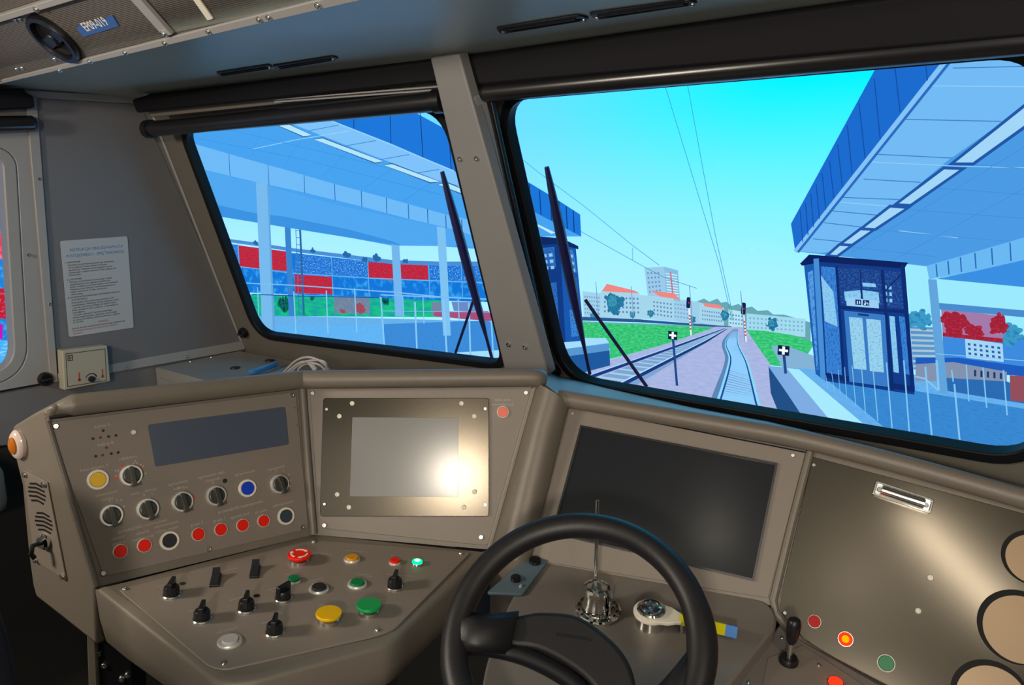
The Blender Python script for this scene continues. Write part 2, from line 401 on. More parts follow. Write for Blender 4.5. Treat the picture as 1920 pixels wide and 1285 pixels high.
o = struct(obj('trim_8', bm, TRIM, M=FCR, bevel=.0015), 'pale strip dividing the two ribbed ceiling panels')
screw(o, (0.0092,0.0053), .006, .008)
ya, yb = (-0.3347,0.0979)[1], (-0.3096,0.1102)[1]
bm = B(); prism(bm, [(-1.07, ya), (q0[0] + dk.x*(ya - q0[1]), ya), (q0[0] + dk.x*(yb - q0[1]), yb), (-1.07, yb)], .0, .012)
o = struct(obj('trim_9', bm, TRIM, M=FCR, bevel=.0015), 'pale strip along the top of the loudspeaker panel')
screw(o, (-0.2873,0.1021), .006, .012)
# slope upward continuation behind the panels
bm = B(); solid(bm, [(-2.4, YE, ZC), (1.3, YE, ZC), (1.3, YE - .5, ZC + .47), (-2.4, YE - .5, ZC + .47)], (0, .03, .03))
struct(obj('ceiling_slope', bm, CEIL))

# white stripe, loudspeaker and number plate on the ribbed panels
bm = B(); prism(bm, [(0.1493,0.0616),(0.1639,0.0592),(0.1547,0.0095),(0.1389,0.0088)], .0005, .003)
tag(obj('marking_strip', bm, WHITEP, M=FCR), 'narrow pale strip stuck on the right ribbed ceiling panel', 'strip')
c = (-0.3501,0.0385); R = 0.0538
sp = empty('ceiling_loudspeaker', M=FCR @ Matrix.Translation((c[0], c[1], 0))); tag(sp, 'round black loudspeaker on the ribbed panel beside the number plate', 'loudspeaker')
bm = B(); lathe(bm, [(R, 0), (R, .008), (R*.96, .013), (R*.80, .013), (R*.76, .007), (R*.76, 0)], seg=40); obj('rim', bm, BLACK, sp)
bm = B(); lathe(bm, [(R*.77, .001), (R*.7, .005), (R*.35, -.004), (R*.3, .004), (0, .008)], seg=36); obj('cone', bm, MATTBLACK, sp)
bm = B(); prism(bm, strip([(-R*.74, -R*.12), (R*.74, R*.12)], R*.42), .003, .009); lathe(bm, [(R*.26, .009), (R*.2, .012), (0, .012)], seg=20)
obj('bridge', bm, BLACK, sp, bevel=.001)
for p in [(-0.4243,0.0897),(-0.4052,0.0893),(-0.4322,-0.0031),(-0.4102,-0.003),(-0.6276,-0.008),(-0.6,-0.0081)]: screw(lp, p, .005, .0)
bm = B(); prism(bm, [(-0.245,0.0484),(-0.0998,0.0524),(-0.1105,0.0318),(-0.2501,0.0277)], .0005, .002)
pl = tag(obj('number_plate', bm, mat('blue_plate', '3a62a8', .3), M=FCR), 'blue plate reading EP09-019 beside the ceiling loudspeaker', 'sign')
a, b2 = (-0.2484,0.0359), (-0.1034,0.0397); hgt = 0.0241
bm = B(); text_into(bm, 'EP09-019', lerp(a, b2, .5), hgt, .0024, (b2[0]-a[0], b2[1]-a[1]), sx=.98, bold=.0004)
obj('lettering', bm, WHITEP, pl)

# centre pillar
pil = empty('windscreen_pillar', M=FPIL); tag(pil, 'grey sloping pillar between the two windscreens', 'pillar')
bm = B(); prism(bm, [(-0.0388,-0.0005),(0.0376,0.0005),(0.0992,-0.7159),(-0.033,-0.7493)], -.03, .0); obj('cover', bm, PILLAR, pil, bevel=.004)
bm = B(); prism(bm, [(-0.0304,-0.0013),(-0.0102,-0.0011),(-0.0045,-0.7383),(-0.022,-0.7444)], -.145, -.02); obj('core', bm, PILLAR, pil)
bm = B(); prism(bm, [(0.0053,-0.084),(0.0461,-0.0834),(0.0588,-0.7214),(0.0357,-0.7284)], -.045, -.008); obj('side_channel', bm, TRIM, pil, bevel=.003)
bm = B(); prism(bm, [(0.0488,-0.0835),(0.0572,-0.083),(0.0718,-0.7178),(0.062,-0.7209)], -.055, -.044); obj('edge_bead', bm, BLACK, pil, bevel=.002)
for p in [(-0.0196,-0.2059),(0.0256,-0.2055),(-0.0012,-0.6477),(0.0466,-0.6479)]: screw(pil, p, .006)

# roller blinds: cassette, guide strip and rolled tube
def blind(name, M, cass, strip_, tube_pts, r, label, rail):
    e = empty(name, M=M); tag(e, label, 'blind', 'roller blinds above the windscreens')
    bm = B(); prism(bm, cass, -.05, .03); obj('cassette', bm, MATTBLACK, e, bevel=.008)
    bm = B(); prism(bm, strip_, -.05, -.01); obj('guide_strip', bm, GREY, e, bevel=.002)
    bm = B()
    for dz in (0, 1): prism(bm, rail[dz], -.02, .012)
    obj('rail', bm, TRIM, e, bevel=.001)
    bm = B(); tube(bm, [(p[0], p[1], .012) for p in tube_pts], r, 20); obj('rolled_tube', bm, GLOSSBLACK, e)
    for p in tube_pts:
        bm = B(); tube(bm, [(p[0]-.012, p[1], .012), (p[0]+.012, p[1], .012)], r*1.18, 18); obj('end_cap', bm, BLACK, e)
FBL = frame(((-2.39621,1.22205,1.90521),(0.99875,0.04998,-0.0),(0.01594,-0.31851,0.94779),(0.04737,-0.9466,-0.3189))); FBR = frame(((-1.21874,1.2687,1.94277),(0.99875,-0.04998,0.0),(-0.01615,-0.32266,0.94638),(-0.0473,-0.94519,-0.32306)))
blind('roller_blind', FBL, [(0.1108,0.0341),(1.2468,0.0523),(1.2443,0.0029),(0.1105,-0.0056)], [(0.1105,-0.0056),(1.2443,0.0029),(1.2457,-0.0126),(0.1066,-0.0272)], [(0.12,-0.0558),(1.2246,-0.0358)], 0.0224,
      'rolled black blind above the left windscreen', [[(0.6991,-0.0017),(1.2419,-0.0057),(1.241,-0.009),(0.6973,-0.0056)], [(0.696,-0.0081),(1.2401,-0.0122),(1.2391,-0.0155),(0.6942,-0.012)]])
blind('roller_blind', FBR, [(0.1161,0.0072),(1.1308,0.0095),(1.1367,-0.0648),(0.1148,-0.0522)], [(0.1184,-0.0503),(1.1362,-0.0584),(1.1368,-0.0661),(0.118,-0.0611)], [(0.1337,-0.0687),(1.137,-0.0686)], 0.0185,
      'rolled black blind above the right windscreen', [[(0.1643,-0.0369),(1.1355,-0.0496),(1.1357,-0.0521),(0.1633,-0.04)], [(0.1624,-0.0431),(1.1359,-0.054),(1.1361,-0.0565),(0.1615,-0.0462)]])
# blind over the side window, seen at the left edge
e = empty('side_blind', M=FSW); tag(e, 'black blind at the top left edge over the side window', 'blind')
bm = B(); prism(bm, [(0.662,1.915),(0.9333,1.9412),(0.9396,1.9279),(0.9549,1.9236),(0.9552,1.8915),(0.6546,1.8584)], .012, .06); obj('cassette', bm, MATTBLACK, e, bevel=.006)
bm = B(); prism(bm, [(0.6534,1.8495),(0.949,1.8729),(0.9642,1.8654),(0.9606,1.834),(0.6477,1.8064)], .012, .055); obj('rolled_tube', bm, GLOSSBLACK, e, bevel=.012)

# slotted vents in the flat ceiling
def vent(poly, label, scr):
    bm = B(); prism(bm, rnd(poly, .008), .0005, .004)
    o = tag(obj('ceiling_vent', bm, BLACK, M=FCE, bevel=.001), label, 'vent', 'ceiling vents')
    for p in scr: screw(o, p, .004, .004)
    cen = [sum(q[0] for q in poly)/4, sum(q[1] for q in poly)/4]
    bm = B()
    for k in (-.25, .25):
        s = [lerp(cen, q, .86) for q in poly]; lo = lerp(s[0], s[3], .5 + k*.9); hi = lerp(s[1], s[2], .5 + k*.9)
        prism(bm, strip([lo, hi], .003), .004, .007)
    obj('louvre', bm, MATTBLACK, o)
vent([(-0.4822,-0.0831),(-0.28,-0.0807),(-0.3072,-0.1099),(-0.5279,-0.1175)], 'short black ceiling vent above the left end of the left blind', [(-0.3068,-0.1)])
vent([(-0.2878,-0.0945),(-0.0805,-0.0879),(-0.0925,-0.1131),(-0.3224,-0.1293)], 'black ceiling vent above the middle of the left blind', [(-0.1029,-0.1053),(-0.2844,-0.1071)])
vent([(0.359,-0.057),(0.522,-0.0515),(0.5236,-0.0821),(0.3387,-0.094)], 'black ceiling vent just right of the pillar', [(0.5131,-0.079),(0.3582,-0.0793)])
vent([(0.54,-0.0511),(0.6945,-0.0603),(0.7033,-0.0792),(0.5274,-0.0899)], 'black ceiling vent at the top edge, right of the other three', [(0.5382,-0.0784),(0.6922,-0.079)])

# ------------------------------------------------------------------ console housing
FA = frame(((-1.20135,0.90835,1.31104),(0.23514,0.97196,0.0),(-0.31362,0.07587,0.94651),(0.91997,-0.22257,0.32267))); FB = frame(((-1.20135,0.90835,1.31104),(0.79441,0.60738,0.0),(-0.19774,0.25864,0.94552),(0.57429,-0.75113,0.32557))); FC = frame(((-1.12252,0.85535,1.04972),(0.23212,0.9715,-0.048),(-0.97028,0.23473,0.05882),(0.06841,0.03292,0.99711))); FD = frame(((-0.74915,1.19807,1.24409),(0.93932,0.32914,-0.09672),(-0.08164,0.4883,0.86885),(0.3332,-0.80823,0.48553))); FE = frame(((-0.37461,1.34633,1.23387),(0.97468,0.17671,-0.13699),(0.02525,0.52176,0.85272),(0.22216,-0.83459,0.50409))); FF = frame(((-0.76252,1.06102,1.02513),(0.93155,0.36171,-0.03717),(-0.35209,0.92284,0.15622),(0.09081,-0.13244,0.98702))); FG = frame(((-0.37083,1.20796,0.97842),(0.93155,0.36171,-0.03717),(-0.35209,0.92284,0.15622),(0.09081,-0.13244,0.98702))); FLF = frame(((-1.30864,0.49399,1.33113),(0.98491,0.17305,-0.0),(-0.0072,0.04097,0.99913),(0.1729,-0.98406,0.0416))); FDT = frame(((-2.40639,1.57246,1.11445),(1.0,0.0,0.0),(0.0,1.0,0.0),(0.0,0.0,1.0)))
con = empty('driver_console', loc=(-.8, .95, .21)); tag(con, 'grey driver console with angled panels running along under both windscreens', 'console')
CI = Matrix.Translation((.8, -.95, -.21))
def part(name, bm, m, bevel=0.0, label=None, ang=35): return obj(name, bm, m, con, M=CI, bevel=bevel, label=label, ang=ang)

# left wing: the frames round the three panels
bm = B(); solid(bm, [(-1.3091,0.4935,1.332),(-1.2027,0.9097,1.3158),(-1.1225,0.8554,1.0497),(-1.215,0.4993,1.0678)], Vector(FA.col[2][:3]) * -.05); part('left_wing_frame', bm, GREY)
bm = B(); solid(bm, [(-1.2025,0.9096,1.3159),(-0.8444,1.1855,1.3207),(-0.8531,1.0501,1.0239),(-1.1225,0.8554,1.0497)], Vector(FB.col[2][:3]) * -.05); part('monitor_frame', bm, GREY)
# the rib between the two upright panels
bm = B(); tube(bm, [(-1.1972,0.905,1.3093),(-1.1581,0.8783,1.1795),(-1.1196,0.8532,1.0524)], .0075, 12); part('corner_rib', bm, GREY)
bm = B(); tube(bm, [(-1.3052,0.4937,1.3274),(-1.2133,0.5004,1.0698)], .006, 10); part('frame_bead', bm, GREY)
bm = B(); tube(bm, [(-0.8465,1.1797,1.3142),(-0.8547,1.049,1.0271)], .006, 10); part('frame_bead', bm, GREY)
# shelf under the switch panel: top, rounded edge and skirt
EDGE = smooth([(-1.215,0.4993,1.0678),(-1.094,0.4982,1.0596),(-0.9753,0.4974,1.0514),(-0.9105,0.4968,1.047)], 5) + smooth([(-0.9105,0.4968,1.047),(-0.8836,0.4974,1.0451),(-0.8619,0.5072,1.0433),(-0.8424,0.5347,1.0411)], 5)[1:] + smooth([(-0.8424,0.5347,1.0411),(-0.8112,0.6169,1.0362),(-0.7825,0.6907,1.0318)], 4)[1:] + smooth([(-0.7825,0.6907,1.0318),(-0.7755,0.7137,1.0306),(-0.7784,0.7406,1.0299),(-0.7866,0.7715,1.0294)], 5)[1:] + smooth([(-0.7866,0.7715,1.0294),(-0.817,0.9045,1.0271),(-0.852,1.0487,1.0248)], 5)[1:]
cen = Vector((-0.9819,0.7125,1.0448))
def shr(p, k, dz):
    if dz < -.03:                                             # the skirt is deeper towards the left end
        t = max(0., min(1., (-.70 - p[0]) / .45)); dz *= 1 + .45 * t 
    d = Vector((cen.x - p[0], cen.y - p[1], 0)).normalized(); q = Vector(p) + d * k; q.z += dz; return q
bm = B()
loft(bm, [[shr(p, .02, .0005) for p in EDGE], [shr(p, .006, 0) for p in EDGE], [shr(p, .0015, -.002) for p in EDGE], [shr(p, 0, -.007) for p in EDGE], [shr(p, .002, -.04) for p in EDGE], [shr(p, .008, -.066) for p in EDGE], [shr(p, .022, -.074) for p in EDGE], [shr(p, .12, -.08) for p in EDGE]])
part('shelf_edge', bm, GREY, ang=60)
bm = B(); solid(bm, [shr(p, .018, .0) for p in EDGE] + [Vector(v) for v in [(-1.1225,0.8554,1.0497)]], (0, 0, -.05)); part('shelf', bm, GREY)
# left end of the wing
bm = B()
rows = [[(-1.3019,0.4952,1.3312),(-1.2125,0.4997,1.0666)], [(-1.3101,0.4937,1.33),(-1.2232,0.4977,1.0639)], [(-1.3737,0.4816,1.3083),(-1.3106,0.4817,1.049)], [(-1.3977,0.477,1.2993),(-1.3731,0.4716,1.0696)]]
rows = []
top = [(-1.3045,0.4947,1.3317), (-1.3435,0.4876,1.3252), (-1.3786,0.481,1.3139), (-1.3977,0.477,1.2993), (-1.4037,0.475,1.2765)]
bm.free(); bm = B(); solid(bm, [(-1.3046,0.4947,1.3308),(-1.2867,0.4985,1.3472),(-1.2935,0.4977,1.3566),(-1.3424,0.4882,1.3342),(-1.3937,0.4781,1.3081),(-1.4018,0.4764,1.3014),(-1.4038,0.4745,1.2655),(-1.3872,0.4749,1.2058),(-1.3858,0.47,1.0838),(-1.3811,0.4685,1.0292),(-1.3749,0.4687,1.0095),(-1.3116,0.4791,0.9918),(-1.2199,0.4941,0.9651),(-1.215,0.4993,1.0678)], Vector(FLF.col[2][:3]) * -.05)
part('left_end', bm, GREY, bevel=.006)
# column between the monitor and the big display
L_ = [(-0.8458,1.184,1.3198),(-0.8481,1.1563,1.2599),(-0.8508,1.1162,1.1722),(-0.8523,1.0784,1.0878),(-0.8549,1.0492,1.0248)]; R_ = [(-0.7837,1.2077,1.2837),(-0.7794,1.1683,1.2154),(-0.7739,1.1264,1.1418),(-0.7708,1.0887,1.0769),(-0.7655,1.0586,1.0231)]
M1 = [Vector(a).lerp(Vector(b), .25) + Vector((.020, -.030, .012)) for a, b in zip(L_, R_)]
M2 = [Vector(a).lerp(Vector(b), .6) + Vector((.022, -.034, .014)) for a, b in zip(L_, R_)]
M3 = [Vector(a).lerp(Vector(b), .88) + Vector((.012, -.018, .006)) for a, b in zip(L_, R_)]
bm = B(); loft(bm, [[Vector(a) - Vector(FB.col[2][:3])*.03 for a in L_], L_, M1, M2, M3, R_, [Vector(a) - Vector(FD.col[2][:3])*.03 for a in R_]]); part('column', bm, GREY, ang=70)
# column foot down to the desk
A0 = [L_[-1], M1[-1], M2[-1], M3[-1], R_[-1]]
A1 = [Vector(p) + Vector((.0, .0, -.14)) for p in A0]
bm = B(); loft(bm, [A0, A1]); part('column_foot', bm, GREY, ang=70)
# frame round the big display and the gauge field
bm = B(); solid(bm, [(-0.788,1.2085,1.2881),(-0.3761,1.3497,1.2404),(-0.3778,1.2073,1.0047),(-0.7667,1.057,1.0213)], Vector(FD.col[2][:3]) * -.05); part('display_frame', bm, GREY)
bm = B(); solid(bm, [(-0.3778,1.3493,1.2402),(0.031,1.4222,1.1807),(0.075,1.2369,0.8545),(-0.0849,1.2012,0.8658),(-0.2086,1.2043,0.9255),(-0.3239,1.1967,0.9638),(-0.3785,1.205,1.0016)], Vector(FE.col[2][:3]) * -.05); part('gauge_frame', bm, GREY)
bm = B(); tube(bm, [(-0.3739,1.3466,1.2359),(-0.3759,1.2783,1.1235),(-0.3763,1.2117,1.013),(-0.3682,1.2047,0.9957)], .007, 10); part('joint_bead', bm, GREY)
# nosings: rounded bars over the top edges
bm = B(); tube(bm, smooth([(-1.311,0.495,1.3384), (-1.2972,0.5189,1.3467), (-1.2881,0.5478,1.3469), (-1.2701,0.6171,1.3434), (-1.2325,0.7621,1.3361), (-1.1986,0.8926,1.3295), (-1.1806,0.9158,1.3286), (-1.0396,1.0245,1.3305), (-0.858,1.1642,1.3325), (-0.8415,1.1849,1.3266)], 6), [.004 + .0135*min(1, k/9) for k in range(60)], 18)
part('nosing', bm, GREY, ang=80)
bm = B(); tube(bm, smooth([(-0.7999,1.1933,1.2958), (-0.729,1.2168,1.2902), (-0.5806,1.27,1.277), (-0.4408,1.3201,1.2645), (-0.386,1.3388,1.258), (-0.3394,1.35,1.2521), (-0.2249,1.3714,1.2371), (-0.0601,1.3998,1.2116), (0.0492,1.4171,1.1921)], 5), .0165, 18)
part('nosing', bm, GREY, ang=80)
# groove strips under the nosings
for g_ in ([(-1.3049,0.4981,1.3326),(-1.2024,0.8944,1.3138)], [(-1.1927,0.9117,1.3128),(-0.8458,1.1786,1.3167)], [(-0.7802,1.2043,1.282),(-0.3809,1.3422,1.2376)]):
    bm = B(); tube(bm, g_, .0038, 8); part('seal_strip', bm, BLACK)
# top deck between the nosings and the windscreen wall
T1 = [(-0.8531,1.1834,1.3314),(-0.8417,1.1888,1.3237)] + [(-0.8037,1.2026,1.2973),(-0.6781,1.2475,1.2859),(-0.5674,1.2868,1.2753),(-0.4447,1.3311,1.2648),(-0.3853,1.3513,1.2577)] + [(-0.3085,1.3672,1.2472),(-0.1799,1.3907,1.2295),(-0.061,1.4113,1.2111),(0.0491,1.429,1.192)]
T2 = [(-1.1489,1.5935,1.2236),(-1.1208,1.5921,1.2238),(-1.0707,1.5912,1.2189),(-0.9218,1.5865,1.2108),(-0.6967,1.5772,1.2053),(-0.5252,1.5676,1.2082),(-0.4474,1.5645,1.2058),(-0.3539,1.5631,1.1963),(-0.203,1.5591,1.1858),(-0.0693,1.5542,1.1808),(0.0504,1.5514,1.1712)]
TM = [Vector(a).lerp(Vector(b), .5) + Vector((0, 0, .006)) for a, b in zip(T1, T2)]
bm = B(); loft(bm, [T1, TM, T2]); part('top_deck', bm, GREY, ang=80)
# driver's desk
DP = rnd([(-0.0008,0.003),(0.4066,0.0028),(0.4241,-0.0461),(0.3245,-0.259),(0.3087,-0.3457),(0.0259,-0.4263),(-0.0048,-0.2595),(-0.0098,-0.12)], [.005, .035, .05, .03, .02, .02, .02, .02], 6)
bm = B(); prism(bm, DP, -.07, .0); obj('desk', bm, DESK, con, M=CI @ FF, bevel=.016)
GPo = [(0.0085,-0.0016),(0.0453,-0.0378),(0.1832,-0.1219),(0.2008,-0.2543),(-0.0882,-0.3367),(-0.0552,-0.1608)]
bm = B(); prism(bm, GPo, -.06, .0); obj('lever_deck', bm, DESK, con, M=CI @ FG, bevel=.003)
bm = B(); tube(bm, [(-0.3681,1.2043,0.9959),(-0.3221,1.1965,0.9627),(-0.2568,1.2012,0.9416),(-0.1712,1.2107,0.9197)], .008, 10); part('deck_bead', bm, GREY)
# body below, back and floor plinth
bm = B(); box(bm, (-.86, 1.12, .55), (.34, .30, .66)); box(bm, (-.18, 1.40, .52), (1.1, .20, .6)); part('plinth', bm, FLOOR)

# ------------------------------------------------------------------ buttons, switches, lamps
KNOBGREY = mat('dark_grey_knob', '3a3a38', .3)
def push_button(par, p, ro, ri, capm, label, z=.002, wide=True, ringm=None, rise=.003):
    bm = B(); lathe(bm, [(ro, 0), (ro, .002), (ro*.95, .0035), (ri*1.06, .0035), (ri*1.02, .001)], seg=32)
    o = obj('push_button', bm, ringm or WHITEP, par, loc=(p[0], p[1], z), label=label)
    bm = B(); lathe(bm, [(ri, .0012), (ri, rise), (ri*.94, rise+.0007), (0, rise+.0007)], seg=32)
    obj('cap', bm, capm, o, loc=(0, 0, 0))
    return o
def mushroom(par, p, r, capm, label, z=.002, arrows=False):
    bm = B(); lathe(bm, [(r*.86, 0), (r*.86, .006), (r*.74, .008), (r*.6, .008), (r*.6, .012)], seg=36)
    o = obj('mushroom_button', bm, STEEL, par, loc=(p[0], p[1], z), label=label)
    bm = B(); lathe(bm, [(r*.6, .010), (r*.98, .0112), (r, .0125), (r, .0150), (r*.97, .0160), (0, .0164)], seg=40); obj('cap', bm, capm, o, ang=50)
    if arrows:
        bm = B()
        for k in range(3):
            a0 = .3 + k*2.094; pts = [(r*.68*math.cos(a0 + t*.16), r*.68*math.sin(a0 + t*.16)) for t in range(9)]
            prism(bm, strip(pts, r*.15), 0.0160, .0168)
            e_ = pts[0]; t_ = Vector((math.sin(a0), -math.cos(a0))); n_ = Vector((math.cos(a0), math.sin(a0))); q = Vector(e_)
            prism(bm, [tuple(q + n_*r*.17), tuple(q - n_*r*.17), tuple(q + t_*r*.26)], 0.0160, .0168)
        obj('turn_arrows', bm, WHITEP, o)
    return o
def rotary(par, p, r, ang, label, z=.002, tall=.018, base=True):
    """chrome ringed selector with a black bar handle; ang turns the bar"""
    bm = B(); lathe(bm, [(r, 0), (r, .004), (r*.93, .006), (r*.78, .006), (r*.76, .003), (0, .003)], seg=36)
    o = obj('rotary_switch', bm, RINGSTEEL, par, loc=(p[0], p[1], z), label=label)
    bm = B(); lathe(bm, [(r*.76, .003), (r*.76, .008), (r*.70, .0095), (0, .0095)], seg=36)
    w_ = r*.23; L = r*.93
    poly = rnd([(-w_, -L*1.12), (w_, -L*1.12), (w_, L*.8), (0, L*.92), (-w_, L*.8)], r*.1)
    prism(bm, poly, .005, tall)
    obj('knob', bm, KNOBGREY, o, M=Matrix.Rotation(ang, 4, 'Z'), bevel=.0012)
    return o
def cone_knob(par, p, r, ang, label, z=.002):
    """black selector of the switch panel: round skirt, raised bar handle"""
    bm = B(); lathe(bm, [(r*1.12, 0), (r*1.12, .002), (r*1.02, .0035), (r*.9, .0035), (0, .0035)], seg=36)
    o = obj('rotary_switch', bm, STEEL, par, loc=(p[0], p[1], z), label=label)
    bm = B(); lathe(bm, [(r*.86, .003), (r*.95, .006), (r*.90, .014), (r*.78, .017), (0, .017)], seg=32)
    prism(bm, rnd([(-r*.30, -r*1.0), (r*.30, -r*1.0), (r*.24, r*1.12), (-r*.24, r*1.12)], r*.12), .008, .026)
    obj('knob', bm, BLACK, o, M=Matrix.Rotation(ang, 4, 'Z'), bevel=.0015)
    return o
def lamp_hole(par, p, r, m, label, z=.002, name='indicator_lamp'):
    bm = B(); lathe(bm, [(r, 0), (r, .0006), (0, .0006)], seg=20)
    return obj(name, bm, m, par, loc=(p[0], p[1], z), label=label)
DIMRED = mat('unlit_red_lamp', '6a2018', .4); DARKHOLE = mat('dark_lamp_hole', '120c0c', .5); DARKGREEN = mat('dark_green_lamp', '123020', .3)
def lettering(par, items, z=.0022, m=None, dirv=(1, 0), name='lettering', label=None):
    bm = B()
    for s, p, h in items:
        for k, line in enumerate(s.split('/')): text_into(bm, line, (p[0], p[1] - k*h*1.25), h, z, dirv)
    return obj(name, bm, m or LETTER, par, label=label)

# ---- left instrument panel (A)
bm = B(); prism(bm, rnd([(-0.4238,0.0144),(-0.0152,-0.0058),(-0.041,-0.2628),(-0.3865,-0.2444)], [.003, .003, .012, .012]), -.001, .002)
pa = tag(obj('instrument_panel', bm, PLATE, M=FA, bevel=.0008), 'left upright panel with a wide dark display, six selector knobs and red buttons', 'control panel')
bm = B(); prism(bm, rnd([(-0.2829,-0.0175),(-0.0412,-0.0301),(-0.0479,-0.1012),(-0.2831,-0.0899)], .005), .0018, .0028); obj('display_window', bm, LCDBLUE, pa, label='wide dark display window', bevel=.0004)
for p in [(-0.4161,0.006),(-0.0238,-0.0115),(-0.0524,-0.2566),(-0.2218,-0.248),(-0.3863,-0.2385)]: screw(pa, p, .0045, .002)
for p in [(-0.3061,-0.0257)]: screw(pa, p, .0042, .002, WHITEP)
for p in [(-0.0242,-0.0352),(-0.0266,-0.0687)]: screw(pa, p, .002, .002)
for i, p in enumerate([(-0.3506,-0.0141),(-0.3672,-0.024),(-0.3562,-0.0245),(-0.3444,-0.0251),(-0.3332,-0.0256),(-0.3504,-0.0426),(-0.3678,-0.0529),(-0.3577,-0.0534),(-0.3449,-0.0535),(-0.3345,-0.054)]):
    lamp_hole(pa, p, .0022, DIMRED if i in (2, 5, 7) else DARKHOLE, 'small red lamp hole' if i in (2, 5, 7) else None)
lamp_hole(pa, (-0.1745,-0.1398), .004, DARKGREEN, 'dark green lamp beside the window heating switch')
rr = 0.0114
push_button(pa, (-0.3707,-0.0909), 0.0164, 0.0117, YELLOW, 'yellow button in a wide pale ring')
push_button(pa, (-0.2815,-0.216), 0.016, 0.0113, DARKCAP, 'black button in a wide pale ring')
push_button(pa, (-0.1384,-0.162), 0.0161, 0.0115, BLUE, 'blue button in a wide pale ring')
push_button(pa, (-0.0791,-0.2284), 0.0161, 0.0116, SLATE, 'slate button in a wide pale ring')
for u in [(-0.3569,-0.2119),(-0.3205,-0.2128),(-0.2346,-0.2183),(-0.1967,-0.2205),(-0.1586,-0.2234),(-0.121,-0.2259)]: push_button(pa, u, rr, rr*.86, RED, 'red round button')
rk = 0.0178
for p, a in zip([(-0.3217,-0.0955),(-0.3607,-0.1522),(-0.306,-0.156),(-0.2505,-0.1576),(-0.1944,-0.1616),(-0.0797,-0.1685)], (.02, .10, .12, .10, .12, .16)): rotary(pa, p, rk, a + .0, 'selector knob in a bright ring')
hh = 0.007
lettering(pa, [('kabina A', (-0.3504,-0.0079), hh), ('kabina B', (-0.3504,-0.0381), hh), ('reflektory', (-0.3212,-0.0677), hh), ('fotel aktywn. P.', (-0.3718,-0.0731), hh), ('oświetlenie/kabiny', (-0.3616,-0.1177), hh), ('went. / dmuch.'.replace(' / ', ' - '), (-0.3064,-0.128), hh), ('ogrzewanie/kabiny', (-0.2522,-0.1267), hh), ('ogrzewanie szyb/i lusterek', (-0.1954,-0.1262), hh), ('spryskiwacze', (-0.1374,-0.136), hh), ('wycieraczki', (-0.0794,-0.1406), hh),
    ('przekaźniki różnicowe', (-0.3172,-0.1834), hh*1.15), ('przekaźniki nadmiarowe', (-0.1559,-0.1934), hh*1.15), ('obwód/główny', (-0.3568,-0.1918), hh), ('obwód/pomocniczy', (-0.3197,-0.1935), hh), ('odblokowanie/różnic. nadm.', (-0.2822,-0.1904), hh), ('grupa 2', (-0.2336,-0.2028), hh), ('grupa 1', (-0.1958,-0.2056), hh), ('ogrzew. poc.', (-0.1595,-0.2078), hh), ('sil. trakc.', (-0.121,-0.2103), hh), ('odblokowanie', (-0.0801,-0.2072), hh),
    ('0', (-0.3589,-0.1307), hh), ('1', (-0.3488,-0.1324), hh), ('0', (-0.3074,-0.134), hh), ('1', (-0.295,-0.1353), hh), ('0', (-0.2521,-0.136), hh), ('W', (-0.2409,-0.1378), hh), ('0', (-0.1952,-0.1405), hh), ('0', (-0.0803,-0.1454), hh), ('1', (-0.0675,-0.1484), hh)])
bm = B()
for p in [(-0.3115,-0.0735),(-0.3146,-0.0773),(-0.3096,-0.0775),(-0.3037,-0.0816),(-0.3009,-0.085),(-0.2995,-0.0971),(-0.3062,-0.1073),(-0.3431,-0.0824),(-0.3392,-0.0833),(-0.3437,-0.0912),(-0.3422,-0.1315),(-0.34,-0.1427),(-0.3436,-0.155),(-0.0586,-0.1555),(-0.0576,-0.1668),(-0.0607,-0.1771)]: lathe(bm, [(.0014, .002), (.0014, .0023), (0, .0023)], p, 10)
obj('dot_marks', bm, LETTER, pa)
bm = B()
for p in [(-0.3324,-0.076),(-0.3058,-0.0847),(-0.3444,-0.0954),(-0.232,-0.153),(-0.2307,-0.1561)]: prism(bm, rnd([(p[0]-.003, p[1]-.0018), (p[0]+.003, p[1]-.0018), (p[0]+.003, p[1]+.0018), (p[0]-.003, p[1]+.0018)], .001), .002, .0023)
obj('orange_marks', bm, ORANGEMARK, pa)

# ---- monitor panel (B)
bm = B(); prism(bm, rnd([(0.0144,-0.001),(0.4457,0.0031),(0.3587,-0.2969),(0.04,-0.2637)], [.006, .006, .012, .012]), -.001, .002)
pb = tag(obj('monitor_panel', bm, PLATE, M=FB, bevel=.0008), 'upright panel facing the camera with a small bright monitor and one red button', 'control panel')
bm = B(); prism(bm, rnd([(0.0416,-0.0205),(0.3587,-0.0205),(0.3595,-0.2421),(0.0424,-0.2421)], .006), .0018, .0055); mp = obj('mounting_plate', bm, BRUSHED, pb, bevel=.0008, label='satin metal plate round the monitor')
bm = B(); prism(bm, [(0.0988,-0.0571),(0.3007,-0.0582),(0.301,-0.2065),(0.0976,-0.2055)], .005, .0062); obj('monitor_screen', bm, LCDPALE, mp, bevel=.0003, label='pale blank monitor screen')
for p in [(0.0209,-0.0113),(0.4293,-0.0102),(0.0509,-0.2587),(0.3446,-0.2803)]: screw(pb, p, .0045, .002)
for p in [(0.0981,-0.0307),(0.3066,-0.0307),(0.0743,-0.0551),(0.3313,-0.0551),(0.0744,-0.2016),(0.3321,-0.1966),(0.0971,-0.2253),(0.3122,-0.2253)]: screw(mp, p, .0046, .0055, WHITEP)
for p in [(0.0494,-0.0419),(0.3516,-0.0409),(0.0507,-0.2194),(0.3524,-0.2204)]: screw(mp, p, .0032, .0055)
push_button(pb, (0.3853,-0.047), 0.0115, 0.0095, mat('orange_red_plastic', 'e8502c', .35), 'orange red round button')
